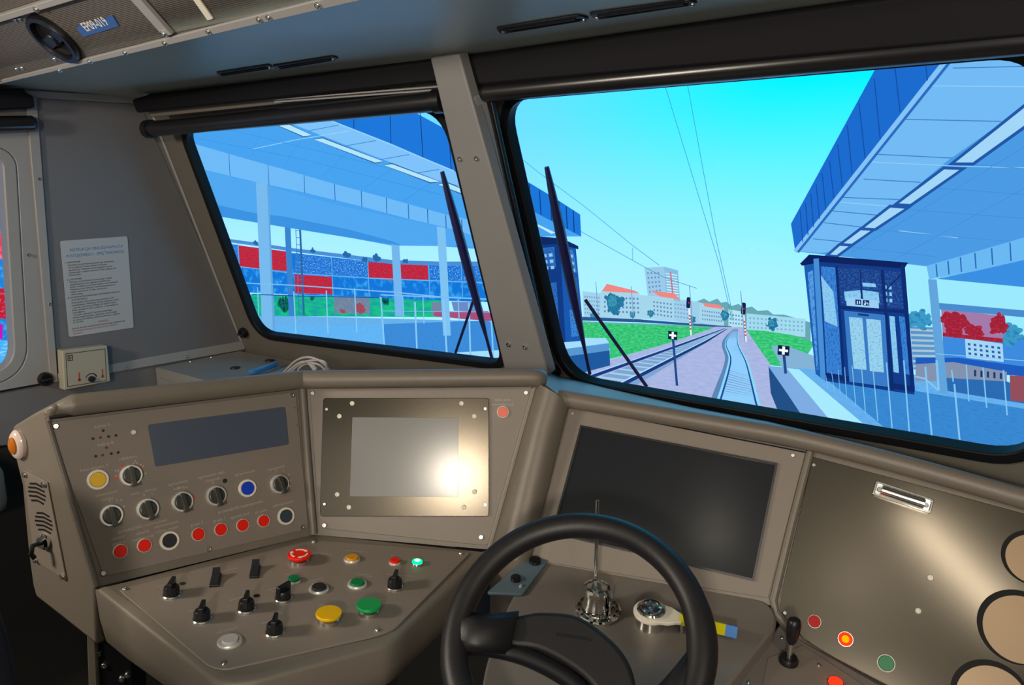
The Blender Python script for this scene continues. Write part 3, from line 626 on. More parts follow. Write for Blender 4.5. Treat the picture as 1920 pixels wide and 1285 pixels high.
lettering(pb, [('radio port./kontrolka noż.', (0.3853,-0.0256), 0.0072)])

# ---- switch panel (C)
bm = B(); prism(bm, rnd([(-0.3406,-0.0211),(-0.0125,-0.0198),(0.2108,-0.2106),(-0.0331,-0.3474),(-0.0667,-0.3454),(-0.274,-0.305),(-0.2878,-0.2864)], [.006, .03, .008, .02, .03, .03, .02]), -.001, .002)
pc = tag(obj('shelf_control_panel', bm, PLATE, M=FC, bevel=.0008), 'level switch panel with mushroom buttons and black knobs at the front of the console', 'control panel')
for p in [(-0.3325,-0.0261),(-0.0144,-0.0307),(0.192,-0.2064),(-0.0547,-0.3353),(-0.2702,-0.2922)]: screw(pc, p, .0042, .002)
kr = 0.0129
for p, a in zip([(-0.2773,-0.0807),(-0.26,-0.1719),(-0.1958,-0.1801),(-0.1368,-0.1811),(-0.1841,-0.2609),(0.0306,-0.2432)], (-.56, -.50, -.52, -1.15, -.55, -.72)): cone_knob(pc, p, kr, a, None)
def rocker(p, a, q):
    bm = B(); prism(bm, rnd([(-.0075, -.020), (.0075, -.020), (.0075, .020), (-.0075, .020)], .001), 0, .004)
    o = obj('rocker_switch', bm, BLACK, pc, M=Matrix.Translation((p[0], p[1], .002)) @ Matrix.Rotation(a, 4, 'Z'), bevel=.0008)
    bm = B(); solid(bm, [(-.006, -.017, .004), (-.006, 0, .007), (-.006, .017, .016), (-.006, .017, .003), (-.006, -.017, .003)], (.012, 0, 0)); obj('rocker', bm, DARKCAP, o, bevel=.0008)
rocker((-0.2067,-0.0732), -.44, 0); rocker((-0.1433,-0.0798), -.46, 0)
lamp_hole(pc, (-0.2532,-0.0543), .0048, DARKGREEN, 'small dark lamp'); lamp_hole(pc, (-0.1682,-0.1505), .0048, DARKHOLE, 'small dark lamp')
mushroom(pc, (-0.0664,-0.0842), 0.02, RED, 'red emergency stop mushroom button with white arrows', arrows=True)
mushroom(pc, (-0.1047,-0.2753), 0.0196, YELLOW, 'large yellow mushroom button')
mushroom(pc, (-0.0425,-0.287), 0.0196, BRIGHTGREEN, 'large green mushroom button')
def cbtn(p, ro, ri, capm, label, ringm=None): return push_button(pc, p, ro, ri, capm, label, ringm=ringm or RINGSTEEL, rise=.006)
s1 = 0.0009
cbtn((0.0144,-0.1243), s1*16, s1*11.8, ORANGE, 'orange button in a wide steel ring')
cbtn((-0.0771,-0.1843), s1*18, s1*12.8, DARKCAP, 'black button in a wide steel ring')
cbtn((-0.0175,-0.2036), s1*18, s1*12.8, GREEN, 'green button in a wide steel ring')
cbtn((-0.1002,-0.1387), s1*12.5, s1*11, GREEN, 'small green button')
cbtn((0.0725,-0.1728), s1*11.5, s1*10, RED, 'small red button')
cbtn((-0.2456,-0.248), s1*19.5, s1*13, WHITECAP, 'pale grey button in a steel ring')
bm = B(); lathe(bm, [(s1*11.5, 0), (s1*11.5, .003), (s1*10.5, .0045), (s1*10, .0045)], seg=28)
lo = obj('push_button', bm, STEEL, pc, loc=(*(0.1031,-0.198), .002), label='lit green button')
bm = B(); lathe(bm, [(s1*10, .003), (s1*10, .007), (s1*5.5, .0085)], seg=28); obj('cap', bm, GREENGLOW, lo)
bm = B(); lathe(bm, [(s1*5.5, .0085), (s1*4, .009), (0, .0092)], seg=24); obj('lamp_core', bm, WHITEGLOW, lo)
hc = s1*7; dA = (1, 0)
dC = Vector((-0.0101,-0.0261)) - Vector((-0.3363,-0.0125)); dC = (dC.x, dC.y); dB = Vector((0.203,-0.2012)) - Vector((-0.0001,-0.0272)); dB = (dB.x, dB.y)
lettering(pc, [('oświetlenie/rozrządu', (-0.2755,-0.0462), hc), ('sterowanie', (-0.1762,-0.0515), hc), ('sprężarka', (-0.2573,-0.1414), hc), ('przetwornica/rezerwa', (-0.1906,-0.1439), hc), ('ogrzewanie/pociągu', (-0.1335,-0.1456), hc), ('pantografy', (-0.1769,-0.2296), hc), ('test lampek', (-0.2393,-0.2193), hc*1.1), ('syg. radio/stop', (-0.0941,-0.114), hc), ('odłączenie/szybkiego', (-0.0693,-0.1557), hc)], dirv=dC)
lettering(pc, [('hamowanie/nagłe awaryjne', (-0.0229,-0.0748), hc), ('fotel aktywny A1', (0.0345,-0.1024), hc), ('załączenie/szybki wył.', (0.0057,-0.1792), hc), ('czuwak', (0.0869,-0.1523), hc), ('hamulec postojowy', (0.0578,-0.2153), hc), ('SHP', (-0.0942,-0.2314), hc), ('CA', (-0.0053,-0.2669), hc)], dirv=dB)

# ---- big display panel (D)
bm = B(); prism(bm, [(-0.0312,0.0381),(0.3946,0.0325),(0.3684,-0.2233),(-0.0388,-0.2547)], -.001, .002)
pd = tag(obj('display_panel', bm, PLATE, M=FD, bevel=.0008), 'sloping panel with the big black switched-off screen behind the steering wheel', 'control panel')
bm = B(); prism(bm, [(-0.0026,0.0026),(0.3506,0.0015),(0.3398,-0.2002),(-0.0131,-0.1996)], .0015, .0035); ring(bm, *(lambda a: (offs(a, .004), a))([(0.0,0.0),(0.3481,-0.0),(0.3386,-0.1978),(-0.0095,-0.1978)]), .002, .006, 1)
obj('display_screen', bm, [LCD, BLACK], pd, label='big black screen')
for p in [(-0.0236,0.0226),(0.3745,0.0227),(-0.035,-0.2191)]: screw(pd, p, .0036, .002)

# ---- gauge panel (E)
bm = B(); prism(bm, rnd([(0.0066,-0.0049),(0.4102,-0.0025),(0.463,-0.3584),(0.3031,-0.3609),(0.1813,-0.3261),(0.0653,-0.3015),(0.0146,-0.2695)], [.004, .01, .01, .01, .02, .02, .02]), -.001, .002)
pe = tag(obj('gauge_panel', bm, METAL_PANEL, M=FE, bevel=.0008), 'satin metal panel at the right with round blanked gauge openings', 'control panel')
def gauge(p, r, lab):
    bm = B(); lathe(bm, [(r, 0), (r, .0012), (r*.97, .0012), (r*.97, .0006), (0, .0006)], seg=48)
    o = obj('gauge_opening', bm, MATTBLACK, pe, loc=(p[0], p[1], .002), label=lab)
    bm = B(); lathe(bm, [(r*.90, .0004), (r*.90, .0011), (0, .0011)], seg=48); obj('blank_cover', bm, TAN, o, loc=(r*.05, -r*.05, 0))
gauge((0.3461,-0.0666), 0.0412, None); gauge((0.3458,-0.1744), 0.0542, None); gauge((0.3289,-0.2864), 0.0527, None)
for p in [(0.2196,-0.1437),(0.2131,-0.1992)]: screw(pe, p, .0048, .002, WHITEP)
for p in [(0.0118,-0.019),(0.0273,-0.2719)]: screw(pe, p, .0034, .002)
e1 = 0.0009
push_button(pe, (0.0732,-0.2688), e1*12, e1*10.5, mat('dull_red_plastic', 'b8140e', .4, spec=.15), 'dull red button', ringm=STEEL)
push_button(pe, (0.1863,-0.2919), e1*15, e1*12.5, GREEN, 'green button', ringm=WHITEP)
o = push_button(pe, (0.1232,-0.2784), e1*13.5, e1*11.5, REDGLOW, 'lit red button with an amber core', ringm=STEEL, rise=.0035)
bm = B(); lathe(bm, [(e1*6.5, .004), (e1*6, .0052), (0, .0056)], seg=24); obj('lamp_core', bm, AMBERGLOW, o)
# chrome handle on the gauge panel
hp = [(0.1095,-0.0165),(0.2002,-0.0228),(0.1998,-0.0446),(0.1118,-0.042)]
hr = empty('chrome_handle', M=FE); tag(hr, 'small polished chrome grab handle near the top of the gauge panel', 'handle')
a0 = Vector(lerp(hp[0], hp[3], .5)); a1 = Vector(lerp(hp[1], hp[2], .5)); ax = (a1 - a0).normalized(); hw = (Vector(hp[0]) - Vector(hp[3])).length / 2 * .98; nx = Vector((-ax.y, ax.x))
quad = [tuple(a0 + nx*hw), tuple(a1 + nx*hw), tuple(a1 - nx*hw), tuple(a0 - nx*hw)]
bm = B(); ring(bm, rnd(quad, .004), rnd(offs(quad, -.0035), .003), .002, .009); obj('surround', bm, CHROME, hr, bevel=.001)
bm = B(); prism(bm, rnd(offs(quad, -.003), .003), .002, .004); obj('back_plate', bm, STEEL, hr)
bm = B(); tube(bm, [tuple(a0 + ax*.012) + (.010,), tuple(a1 - ax*.012) + (.010,)], hw*.62, 16); obj('bar', bm, CHROME, hr)
for q in (a0 + ax*.009, a1 - ax*.009): screw(hr, q, .004, .004, CHROME)

# ---- lever deck (G): lever, lit lamp
lv = empty('brake_lever', M=FG @ Matrix.Translation((*(0.0189,-0.0924), 0))); tag(lv, 'short black knobbed lever on the lower right deck', 'lever')
g1 = 0.0008
bm = B(); lathe(bm, [(g1*18, 0), (g1*18.5, .006), (g1*15, .011), (g1*8, .012)], seg=28); obj('base', bm, BLACK, lv)
bm = B(); lathe(bm, [(g1*5.5, .010), (g1*5, .040)], seg=20); obj('stem', bm, STEEL, lv)
bm = B(); lathe(bm, [(g1*6, .038), (g1*10, .044), (g1*13, .060), (g1*13.5, .074), (g1*11, .082), (g1*6, .085), (0, .0855)], seg=28); obj('knob', bm, BLACK, lv, ang=70)
dl = tag(obj('deck_button', (lambda b: (lathe(b, [(g1*15, 0), (g1*15, .003), (g1*13, .0035)], seg=28), b)[1])(B()), STEEL, M=FG @ Matrix.Translation((*(0.085,-0.1199), 0))), 'lit red button on the lower right deck at the bottom edge', 'button')
bm = B(); lathe(bm, [(g1*13, .002), (g1*12.5, .006), (0, .008)], seg=28); obj('cap', bm, REDGLOW, dl)
dkp = tag(obj('deck_plate', (lambda b: (prism(b, [(-0.0114,-0.0915),(0.0423,-0.0485),(0.1398,-0.1216),(0.0971,-0.2497),(-0.0414,-0.2891)], 0, .0015), b)[1])(B()), PLATE, M=FG, bevel=.0005), 'thin plate screwed to the lower right deck under the lever', 'plate')
for p in [(0.0108,-0.0412),(0.0638,-0.0878),(-0.0406,-0.1544)]: screw(dkp, p, .0032, .0015)

# ------------------------------------------------------------------ steering wheel
FWH = frame(((-0.48416,0.76596,1.12699),(0.7319,0.62855,0.26314),(-0.64754,0.52134,0.55579),(0.21216,-0.57718,0.78858)))
wh = empty('steering_wheel', M=FWH); tag(wh, 'black leather steering wheel in front of the big black screen', 'steering wheel')
RW = 0.1585; RT = .0176
bm = B(); tube(bm, [(RW*math.cos(2*math.pi*k/72), RW*math.sin(2*math.pi*k/72), 0) for k in range(72)], [RT*(1 + .10*math.exp(-((k-68)/3.5)**2) + .10*math.exp(-((k-38)/3.5)**2)) for k in range(72)], 20, closed=True)
obj('rim', bm, LEATHER, wh, ang=80)
PADP = smooth([(-0.0809,0.0547,-0.025),(-0.0577,0.058,-0.025),(-0.0289,0.0529,-0.025),(0.0131,0.0341,-0.025),(0.0457,-0.008,-0.025),(0.0578,-0.0408,-0.025),(0.0567,-0.0707,-0.025),(0.0452,-0.103,-0.025),(0.0235,-0.108,-0.025),(0.0055,-0.057,-0.025),(-0.0174,-0.0244,-0.025),(-0.0534,0.0079,-0.025),(-0.0946,0.0273,-0.025)], 4, closed=True)
PADP = [(p[0], p[1]) for p in PADP]
pc_ = Vector((sum(p[0] for p in PADP)/len(PADP), sum(p[1] for p in PADP)/len(PADP)))
bm = B()
prism(bm, PADP, -.050, -.020)
hp_ = obj('hub_pad', bm, LEATHER, wh, bevel=.011); hp_.modifiers['bevel'].segments = 4
bm = B(); prism(bm, rnd([(-0.0246,0.0219,-0.02),(0.0177,0.0029,-0.02),(0.0211,-0.0031,-0.02),(-0.023,0.0164,-0.02)], .002), -.0206, -.0194); obj('pad_emblem', bm, BLACK, wh, label='faint dark emblem pressed into the pad')
def spoke(rows_, nm):
    bm = B(); loft(bm, rows_ + [[(p[0], p[1], p[2] - .02) for p in r[::-1]] for r in rows_[::-1]] if False else rows_)
    o = obj(nm, bm, LEATHER, wh, ang=75); m = o.modifiers.new('thick', 'SOLIDIFY'); m.thickness = .018; m.offset = -1
    return o
def rowz(pts, zs): return [(p[0], p[1], z) for p, z in zip(pts, zs)]
Z5 = (-.016, -.012, -.011, -.013, -.018)
spoke([rowz([(-0.1427,0.0664),(-0.1447,0.058),(-0.147,0.0483),(-0.1492,0.0387),(-0.1517,0.0279)], (-.006, -.002, 0, -.002, -.006)), rowz([(-0.1162,0.0567),(-0.1191,0.0486),(-0.1219,0.0413),(-0.1245,0.0347),(-0.1273,0.0268)], Z5), rowz([(-0.0701,0.0556,-0.02),(-0.0757,0.0467,-0.02),(-0.0812,0.0378,-0.02),(-0.0871,0.0306,-0.02),(-0.0915,0.0231,-0.02)], [-.034, -.027, -.025, -.027, -.036])], 'spoke')
spoke([rowz([(0.1395,-0.0633),(0.1291,-0.0841),(0.1152,-0.1039),(0.0987,-0.1242),(0.0803,-0.1433)], (-.006, -.002, 0, -.002, -.006)), rowz([(0.1157,-0.0766),(0.0997,-0.0954),(0.0827,-0.1139),(0.0681,-0.1301),(0.054,-0.1453)], Z5), rowz([(0.0377,-0.1192,-0.02),(0.0318,-0.1298,-0.02),(0.0251,-0.1388,-0.02),(0.016,-0.1471,-0.02),(0.0035,-0.1543,-0.02)], [-.034, -.026, -.024, -.026, -.034])], 'spoke')
bm = B(); tube(bm, smooth([p for p in [(-0.1536,0.0373,-0.014),(-0.1263,0.0321,-0.026),(-0.0962,0.0202,-0.03),(-0.067,0.0028,-0.03),(-0.0368,-0.0223,-0.03),(-0.0122,-0.0507,-0.03),(0.0098,-0.0955,-0.03)]], 5), .0118, 14, flatten=1.0); obj('lower_trim', bm, BLACK, wh, ang=80)
bm = B(); tube(bm, [(pc_.x + .02, pc_.y - .01, -.045), (pc_.x + .02, pc_.y - .03, -.17)], [.030, .034], 24); obj('column', bm, BLACK, wh)

# ------------------------------------------------------------------ controls on the driver's desk
f1_ = 0.0009
kv = empty('driver_key', M=FF @ Matrix.Translation((*(0.1369,-0.1006), 0))); tag(kv, 'chrome key barrel with a thin upright rod on the desk behind the wheel', 'key')
bm = B(); lathe(bm, [(f1_*42, 0), (f1_*42, .004), (f1_*39, .006), (f1_*30, .006), (f1_*29, .004), (0, .004)], seg=40); ds = obj('dial_plate', bm, CHROME, kv)
bm = B()
for k in range(16):
    a = k*math.tau/16; box(bm, (f1_*35*math.cos(a), f1_*35*math.sin(a), .0062), (.004, .004, .001))
obj('dial_marks', bm, BLACK, ds)
bm = B(); lathe(bm, [(f1_*26, .004), (f1_*26, .012), (f1_*22, .018), (f1_*22, .034), (f1_*25, .037), (f1_*25, .044), (f1_*20, .047), (f1_*19, .044), (0, .044)], c=(-.004, .002), seg=32); obj('barrel', bm, CHROME, kv)
bm = B(); lathe(bm, [(f1_*10, .044), (f1_*9, .0475), (0, .0485)], c=(-.004, .002), seg=24); obj('lock_face', bm, STEEL, kv)
up3 = FF.to_3x3().inverted() @ Vector((0, 0, 1))
b0 = Vector((-.009, .022, .036)); bm = B(); tube(bm, [b0, b0 + up3*.012, b0 + up3*.148], .0032, 12); obj('rod', bm, CHROME, kv)
bm = B(); box(bm, (.022, -.002, .020), (.004, .03, .032)); obj('fin', bm, CHROME, kv, bevel=.001)

rt_ = empty('direction_handle', M=FF @ Matrix.Translation((*(0.2238,-0.1103), 0))); tag(rt_, 'chrome round handle hub with a yellow bar grip tipped in blue', 'handle')
gx = Vector((0.3495,-0.1196)) - Vector((0.2238,-0.1103)); gl = gx.length; gx.normalize(); RX = Matrix.Rotation(math.atan2(gx.y, gx.x), 4, 'Z')
bm = B(); lathe(bm, [(f1_*25, 0), (f1_*25.5, .003), (f1_*24, .006), (f1_*24, .022)], seg=36); obj('base', bm, CHROME, rt_)
bm = B(); pr = [(.028*math.cos(a), .028*math.sin(a)) for a in [math.radians(d) for d in range(50, 311, 13)]]
prism(bm, pr + [(.030, -.0195), (.042, -.0125), (.050, -.0105), (.050, .0105), (.042, .0125), (.030, .0195)], .022, .028); obj('collar', bm, WHITEP, rt_, M=RX, bevel=.001, label='white teardrop collar')
bm = B(); lathe(bm, [(f1_*25, .028), (f1_*25.5, .032), (f1_*23, .0345), (f1_*19, .0345), (f1_*18, .0375), (f1_*13, .038), (f1_*12, .036), (0, .036)], seg=36); obj('hub_cap', bm, CHROME, rt_)
bm = B(); lathe(bm, [(f1_*7, .036), (f1_*6, .039), (0, .0395)], seg=20); obj('hub_nut', bm, STEEL, rt_)
hexp = [(.0098*math.cos(a), .0098*math.sin(a)) for a in [math.pi/6 + k*math.pi/3 for k in range(6)]]
def hexbar(x0, x1, m, nm, lab, sc=1.0):
    bm = B(); loft(bm, [[(x, p[0]*sc, .025 + p[1]*sc) for p in hexp + hexp[:1]] for x in (x0, x1)]); bmesh.ops.remove_doubles(bm, verts=bm.verts, dist=1e-5); bmesh.ops.holes_fill(bm, edges=bm.edges)
    return obj(nm, bm, m, rt_, M=RX, label=lab)
hexbar(.046, gl*.92, mat('lime_yellow_plastic', 'd8d000', .35), 'grip', 'yellow six-sided grip'); hexbar(gl*.92, gl*1.06, mat('light_blue_plastic', '5a94e0', .35), 'grip_tip', 'light blue grip tip', 1.02)
bm = B(); lathe(bm, [(.003, 0), (.003, .02)], c=(.05, 0), seg=14); obj('stop_pin', bm, STEEL, rt_, M=RX)
# small pale switch plate left of the wheel
bm = B(); prism(bm, rnd([(-0.0524,-0.1137),(-0.0131,-0.0069),(0.029,0.0114),(0.0081,-0.1009)], .006), .001, .006)
sw_ = tag(obj('switch_plate', bm, mat('pale_blue_plate', '6f8694', .3, metal=.3), M=FF, bevel=.001), 'pale bluish plate with dark push knobs seen through the left of the wheel', 'switch plate')
for p, r in (((-0.0137,-0.0677), 10), ((0.0059,-0.0112), 12)):
    bm = B(); lathe(bm, [(f1_*r, 0), (f1_*r*.95, .006), (0, .007)], seg=22); obj('push_knob', bm, BLACK, sw_, loc=(p[0], p[1], .006))
screw(sw_, (-0.0002,-0.0817), .004, .006)

# ------------------------------------------------------------------ left end of the console
ep = [(-0.0679,-0.0965),(-0.0055,-0.1062),(0.0242,-0.2679),(-0.0588,-0.2521)]
bm = B(); prism(bm, ep, .0, .0025); el = tag(obj('intercom_panel', bm, PLATE, M=FLF, bevel=.0006), 'narrow screwed plate with two speaker grilles on the left end of the console', 'panel')
for p in [(-0.063,-0.1029),(-0.0129,-0.1103),(-0.0541,-0.2501),(0.0166,-0.2623)]: screw(el, p, .0052, .0025)
l1 = 0.0009
for cc, nm in (((-0.0351,-0.1289), 0), ((-0.023,-0.1769), 1)):
    bm = B()
    for k in range(5):
        y = (k - 2)*l1*8; hwid = l1*(20, 26, 28, 26, 20)[k]*.9; prism(bm, strip([(cc[0]-hwid, cc[1]+y - .002), (cc[0], cc[1]+y + .001), (cc[0]+hwid, cc[1]+y - .002)], .0028), .0022, .0034)
    obj('speaker_grille', bm, BLACK, el)
q = (-0.0216,-0.2099); bm = B(); lathe(bm, [(l1*15, 0), (l1*15, .006), (l1*11, .010), (0, .010)], seg=24); ks = obj('key_switch', bm, CHROME, el, loc=(q[0], q[1], .0025))
bm = B(); tube(bm, [(0, 0, .008), (0, 0, .022), (.001, -.012, .026), (.002, -.020, .022)], .004, 12); obj('toggle', bm, BLACK, ks)
ml = empty('marker_lamp', M=FLF @ Matrix.Translation((*(-0.0735,-0.0537), 0))); tag(ml, 'small amber marker lamp in a clear rim on the left end of the console', 'lamp')
bm = B(); lathe(bm, [(.019, 0), (.020, .006), (.017, .010), (.012, .012)], seg=28, sx=.9, sy=1.25); obj('clear_rim', bm, CLEAR, ml)
bm = B(); lathe(bm, [(.012, .009), (.011, .014), (.006, .017), (0, .0175)], seg=28, sx=.9, sy=1.25); obj('lens', bm, AMBER, ml)

# ------------------------------------------------------------------ side wall things
bm = B(); prism(bm, rnd([(1.0004,1.5312),(1.1952,1.5342),(1.1868,1.2514),(0.9945,1.2513)], .006), .0045, .0058)
sh = tag(obj('instruction_sheet', bm, PAPER, M=FSW), 'white instruction sheet in Polish on the left wall above the thermostat', 'notice')
u0, u1 = Vector((1.0004,1.5312)), Vector((1.1952,1.5342)); v1 = Vector((0.9945,1.2513)); du = u1 - u0; dv = v1 - u0; Hs = dv.length; Ws = du.length; dd = (du.x, du.y)
def sheet(nm, items, m):
    bm = B()
    for s, fx, fy, h, al in items:
        p = u0 + du*fx + dv*fy; text_into(bm, s, (p.x, p.y), h*Hs, .0060, dd, al, sx=.84, bold=0)
    obj(nm, bm, m, sh)
sheet('heading', [('INSTRUKCJA OBSŁUGI HAMULCA', .52, .115, .044, 'CENTER'), ('POSTOJOWEGO - SPRĘŻYNOWEGO', .50, .175, .044, 'CENTER')], INKBLUE)
body = [('I. HAMOWANIE', .04, .235), ('   Nacisnąć przycisk hamulca postojowego (zmieniający', .05, .262), ('   się na pulpicie). Powyżej zaświeci się lampka', .05, .288), ('   sygnalizacyjna. Wskazanie przez manometr hamulca', .05, .314), ('   postojowego w pulpicie ciśnienia 0,0 Mpa wskazuje stan', .05, .340), ('   zahamowania.', .05, .366),
 ('II. LUZOWANIE', .04, .412), ('   Nacisnąć przycisk hamulca postojowego. Lampka', .05, .438), ('   sygnalizacyjna powinna zgasnąć (niezbędne jest', .05, .464), ('   kolejne wciśnięcie przycisków hamulca w obu kabinach).', .05, .490), ('   Wskazanie przez manometr hamulca postojowego w', .05, .516), ('   pulpicie ciśnienia ok. 0,5 Mpa oznacza stan', .05, .542), ('   odhamowania.', .05, .568),
 ('III. AWARYJNE MECHANICZNE LUZOWANIE HAMULCA', .03, .600), ('     POSTOJOWEGO', .04, .628), ('   W przypadku braku sprężonego powietrza na lok.', .05, .656), ('   przewidzianego odhamować hamulec postojowy należy:', .05, .682), ('   - nacisnąć przy pomocy dźwigni lub ciągnąc ręcznie', .05, .708), ('   śruby wystające w dnach cylindrów, co spowoduje ich', .05, .734), ('   wysprzęglenie.', .05, .760), ('   - ponowne „uzbrojenie" hamulca postojowego', .05, .786), ('   sprężynowego (uzyskanie gotowości pracy) nastąpi', .05, .812), ('   po ponownym zasileniu cylindra powietrzem o ciśnieniu', .05, .838), ('   ok. 0,5 MPa.', .05, .864), ('   Zabrania się odwodnienia hamulca postojowego sprężynowego', .02, .925)]
sheet('body_text', [(s, fx, fy, .026, 'LEFT') for s, fx, fy in body], INK)
sheet('warning_text', [('UWAGA', .52, .897, .034, 'CENTER'), ('   bez zabezpieczenia go przy pozostawieniu w służbach', .03, .952, .026, 'LEFT'), ('   wyposażeń.', .03, .979, .026, 'LEFT')], INKRED)
# thermostat
TP = [(0.9557,1.2211),(1.0815,1.2161),(1.0796,1.1064),(0.9489,1.1073)]
bm = B(); prism(bm, rnd(offs(TP, .001), .004), .012, .046); th = tag(obj('thermostat', bm, CREAM, M=FSW, bevel=.003), 'cream thermostat box with a small dial on the wall under the instruction sheet', 'thermostat')
ta, tb, tc_ = Vector((0.9557,1.2211)), Vector((1.0815,1.2161)), Vector((0.9489,1.1073))
def tpt(x, y): p = ta + (tb - ta)*x + (tc_ - ta)*y; return (p.x, p.y)
bm = B(); ring(bm, [tpt(x, y) for x, y in ((.06, .07), (.95, .07), (.95, .93), (.06, .93))], [tpt(x, y) for x, y in ((.07, .085), (.94, .085), (.94, .915), (.07, .915))], .0455, .0465); obj('front_groove', bm, INK, th)
tw = (tb - ta).length; c_ = tpt(.60, .82)
bm = B(); lathe(bm, [(tw*.075, .046), (tw*.07, .053), (0, .054)], c_, 20); obj('dial', bm, DARKCAP, th)
bm = B(); prism(bm, strip([(c_[0] + tw*.13*math.cos(a), c_[1] + tw*.13*math.sin(a)) for a in [math.radians(d) for d in range(15, 171, 12)]], [tw*(.03 - .0015*k) for k in range(14)]), .046, .0468); obj('dial_scale', bm, INK, th)
for x in (.33, .86):
    bm = B(); p = tpt(x, .80); lathe(bm, [(tw*.035, .046), (tw*.035, .0468), (0, .0468)], p, 14, 0); prism(bm, strip([p, tpt(x, .60)], tw*.022), .046, .0468); obj('thermometer_mark', bm, INKRED, th)
bm = B(); ring(bm, [tpt(x, y) for x, y in ((.10, .12), (.21, .12), (.21, .27), (.10, .27))], [tpt(x, y) for x, y in ((.115, .14), (.195, .14), (.195, .25), (.115, .25))], .046, .0466); prism(bm, [tpt(.14, .16), tpt(.155, .16), tpt(.155, .24), tpt(.14, .24)], .046, .0466); prism(bm, [tpt(.165, .19), tpt(.185, .19), tpt(.185, .205), tpt(.165, .205)], .046, .0466); obj('maker_mark', bm, INK, th)
# turn knobs
def turn_knob(M, r, label):
    e = empty('turn_knob', M=M); tag(e, label, 'knob')
    bm = B(); lathe(bm, [(r, 0), (r, .010), (r*.85, .016), (r*.5, .016), (r*.45, .012), (0, .012)], seg=24); obj('body', bm, BLACK, e)
    bm = B(); box(bm, (0, 0, .017), (r*1.5, r*.35, .010)); obj('wing', bm, DARKCAP, e, bevel=.001)
    return e
turn_knob(FSW @ Matrix.Translation((*(0.915,1.1415), .006)), 0.02, 'black turn knob on the side wall left of the thermostat')
turn_knob(FWL @ Matrix.Translation((*(0.0633,-0.7835), .004)), 0.0185, 'black turn knob at the lower left corner of the left windscreen')
turn_knob(FWR @ Matrix.Translation((*(0.1305,-0.7756), .004)), 0.0161, 'black turn knob beside the pillar foot under the right windscreen')

# ------------------------------------------------------------------ ledge cabinet in the front left corner and what lies on it
CB = [(.016, -.332), (.349, -.333), (.866, -.289), (1.15, -.17), (1.15, .035), (.016, -.022)]
ca = tag(obj('corner_cabinet', (lambda b: (prism(b, CB, -.35, 0), b)[1])(B()), GREYLID, M=FDT, bevel=.004), 'low grey cabinet in the front left corner behind the console', 'cabinet')
p0, p1 = Vector(CB[0]), Vector(CB[1]); ed = (p1 - p0).normalized(); on = Vector((ed.y, -ed.x)) 
if on.y > 0: on = -on
def fpt(t, z): p = p0 + ed*t + on*.004; return (p.x, p.y, z)
bm = B(); solid(bm, [fpt(.03, -.03), fpt(.62, -.03), fpt(.62, -.30), fpt(.03, -.30)], (-on.x*.01, -on.y*.01, 0)); cdr = obj('door', bm, GREYLID, ca, bevel=.003)
bm = B(); q = fpt(.22, -.048); lathe(bm, [(.007, 0), (.006, .004), (0, .005)], seg=16); obj('latch', bm, BLACK, cdr, M=Matrix.Translation(q) @ Vector((on.x, on.y, 0)).to_track_quat('Z', 'Y').to_matrix().to_4x4())
for p in [(0.235,-0.1853),(0.2333,-0.0539)]:
    bm = B(); lathe(bm, [(.016, 0), (.014, .004), (.006, .003), (0, .003)], seg=22); obj('rubber_plug', bm, BLACK, ca, loc=(p[0], p[1], 0))
for p in [(-0.0202,-0.277),(0.0382,-0.2227),(0.0351,-0.1451)]: screw(ca, p, .004, 0)
bm = B(); tube(bm, smooth([(-2.0457,1.3512,1.1264),(-2.0381,1.3725,1.1284),(-2.0477,1.4178,1.1284),(-2.0725,1.4733,1.1264)], 4), .009, 14, flatten=.6)
tag(obj('blue_pen_case', bm, mat('glossy_blue_plastic', '4a86c0', .2)), 'slim blue plastic tube lying on the corner cabinet', 'tube')
cb = empty('cable_bundle', loc=(-1.8573,1.4226,1.1391)); tag(cb, 'loose bundle of white cables lying behind the console top', 'cable')
CBI = Matrix.Translation(-Vector((-1.8573,1.4226,1.1391)))
for pts_ in ([(-1.9987,1.4359,1.11),(-1.9411,1.4189,1.1438),(-1.8684,1.3973,1.1813),(-1.8072,1.3873,1.2012),(-1.7692,1.3931,1.1991),(-1.753,1.4094,1.1811),(-1.7611,1.4338,1.1514)], [(-1.9862,1.4365,1.1101),(-1.9202,1.4189,1.1469),(-1.8506,1.4024,1.178),(-1.7982,1.4037,1.182),(-1.7783,1.4179,1.1711),(-1.782,1.435,1.1448)], [(-1.9673,1.4365,1.113),(-1.8976,1.4178,1.1537),(-1.8254,1.3985,1.1839),(-1.7609,1.3976,1.1963),(-1.7474,1.4089,1.1836),(-1.7876,1.4339,1.1474)], [(-1.9249,1.4364,1.1195),(-1.8841,1.419,1.1522),(-1.8372,1.411,1.1735),(-1.814,1.419,1.1624),(-1.823,1.4362,1.1351)]):
    bm = B(); tube(bm, smooth(pts_, 6), .0034, 10); obj('cable', bm, CABLE, cb, M=CBI, ang=80)
bm = B(); tube(bm, [(-1.8159,1.4025,1.1829),(-1.8055,1.414,1.1598)], .007, 10, flatten=.6); obj('plug', bm, CABLE, cb, M=CBI)

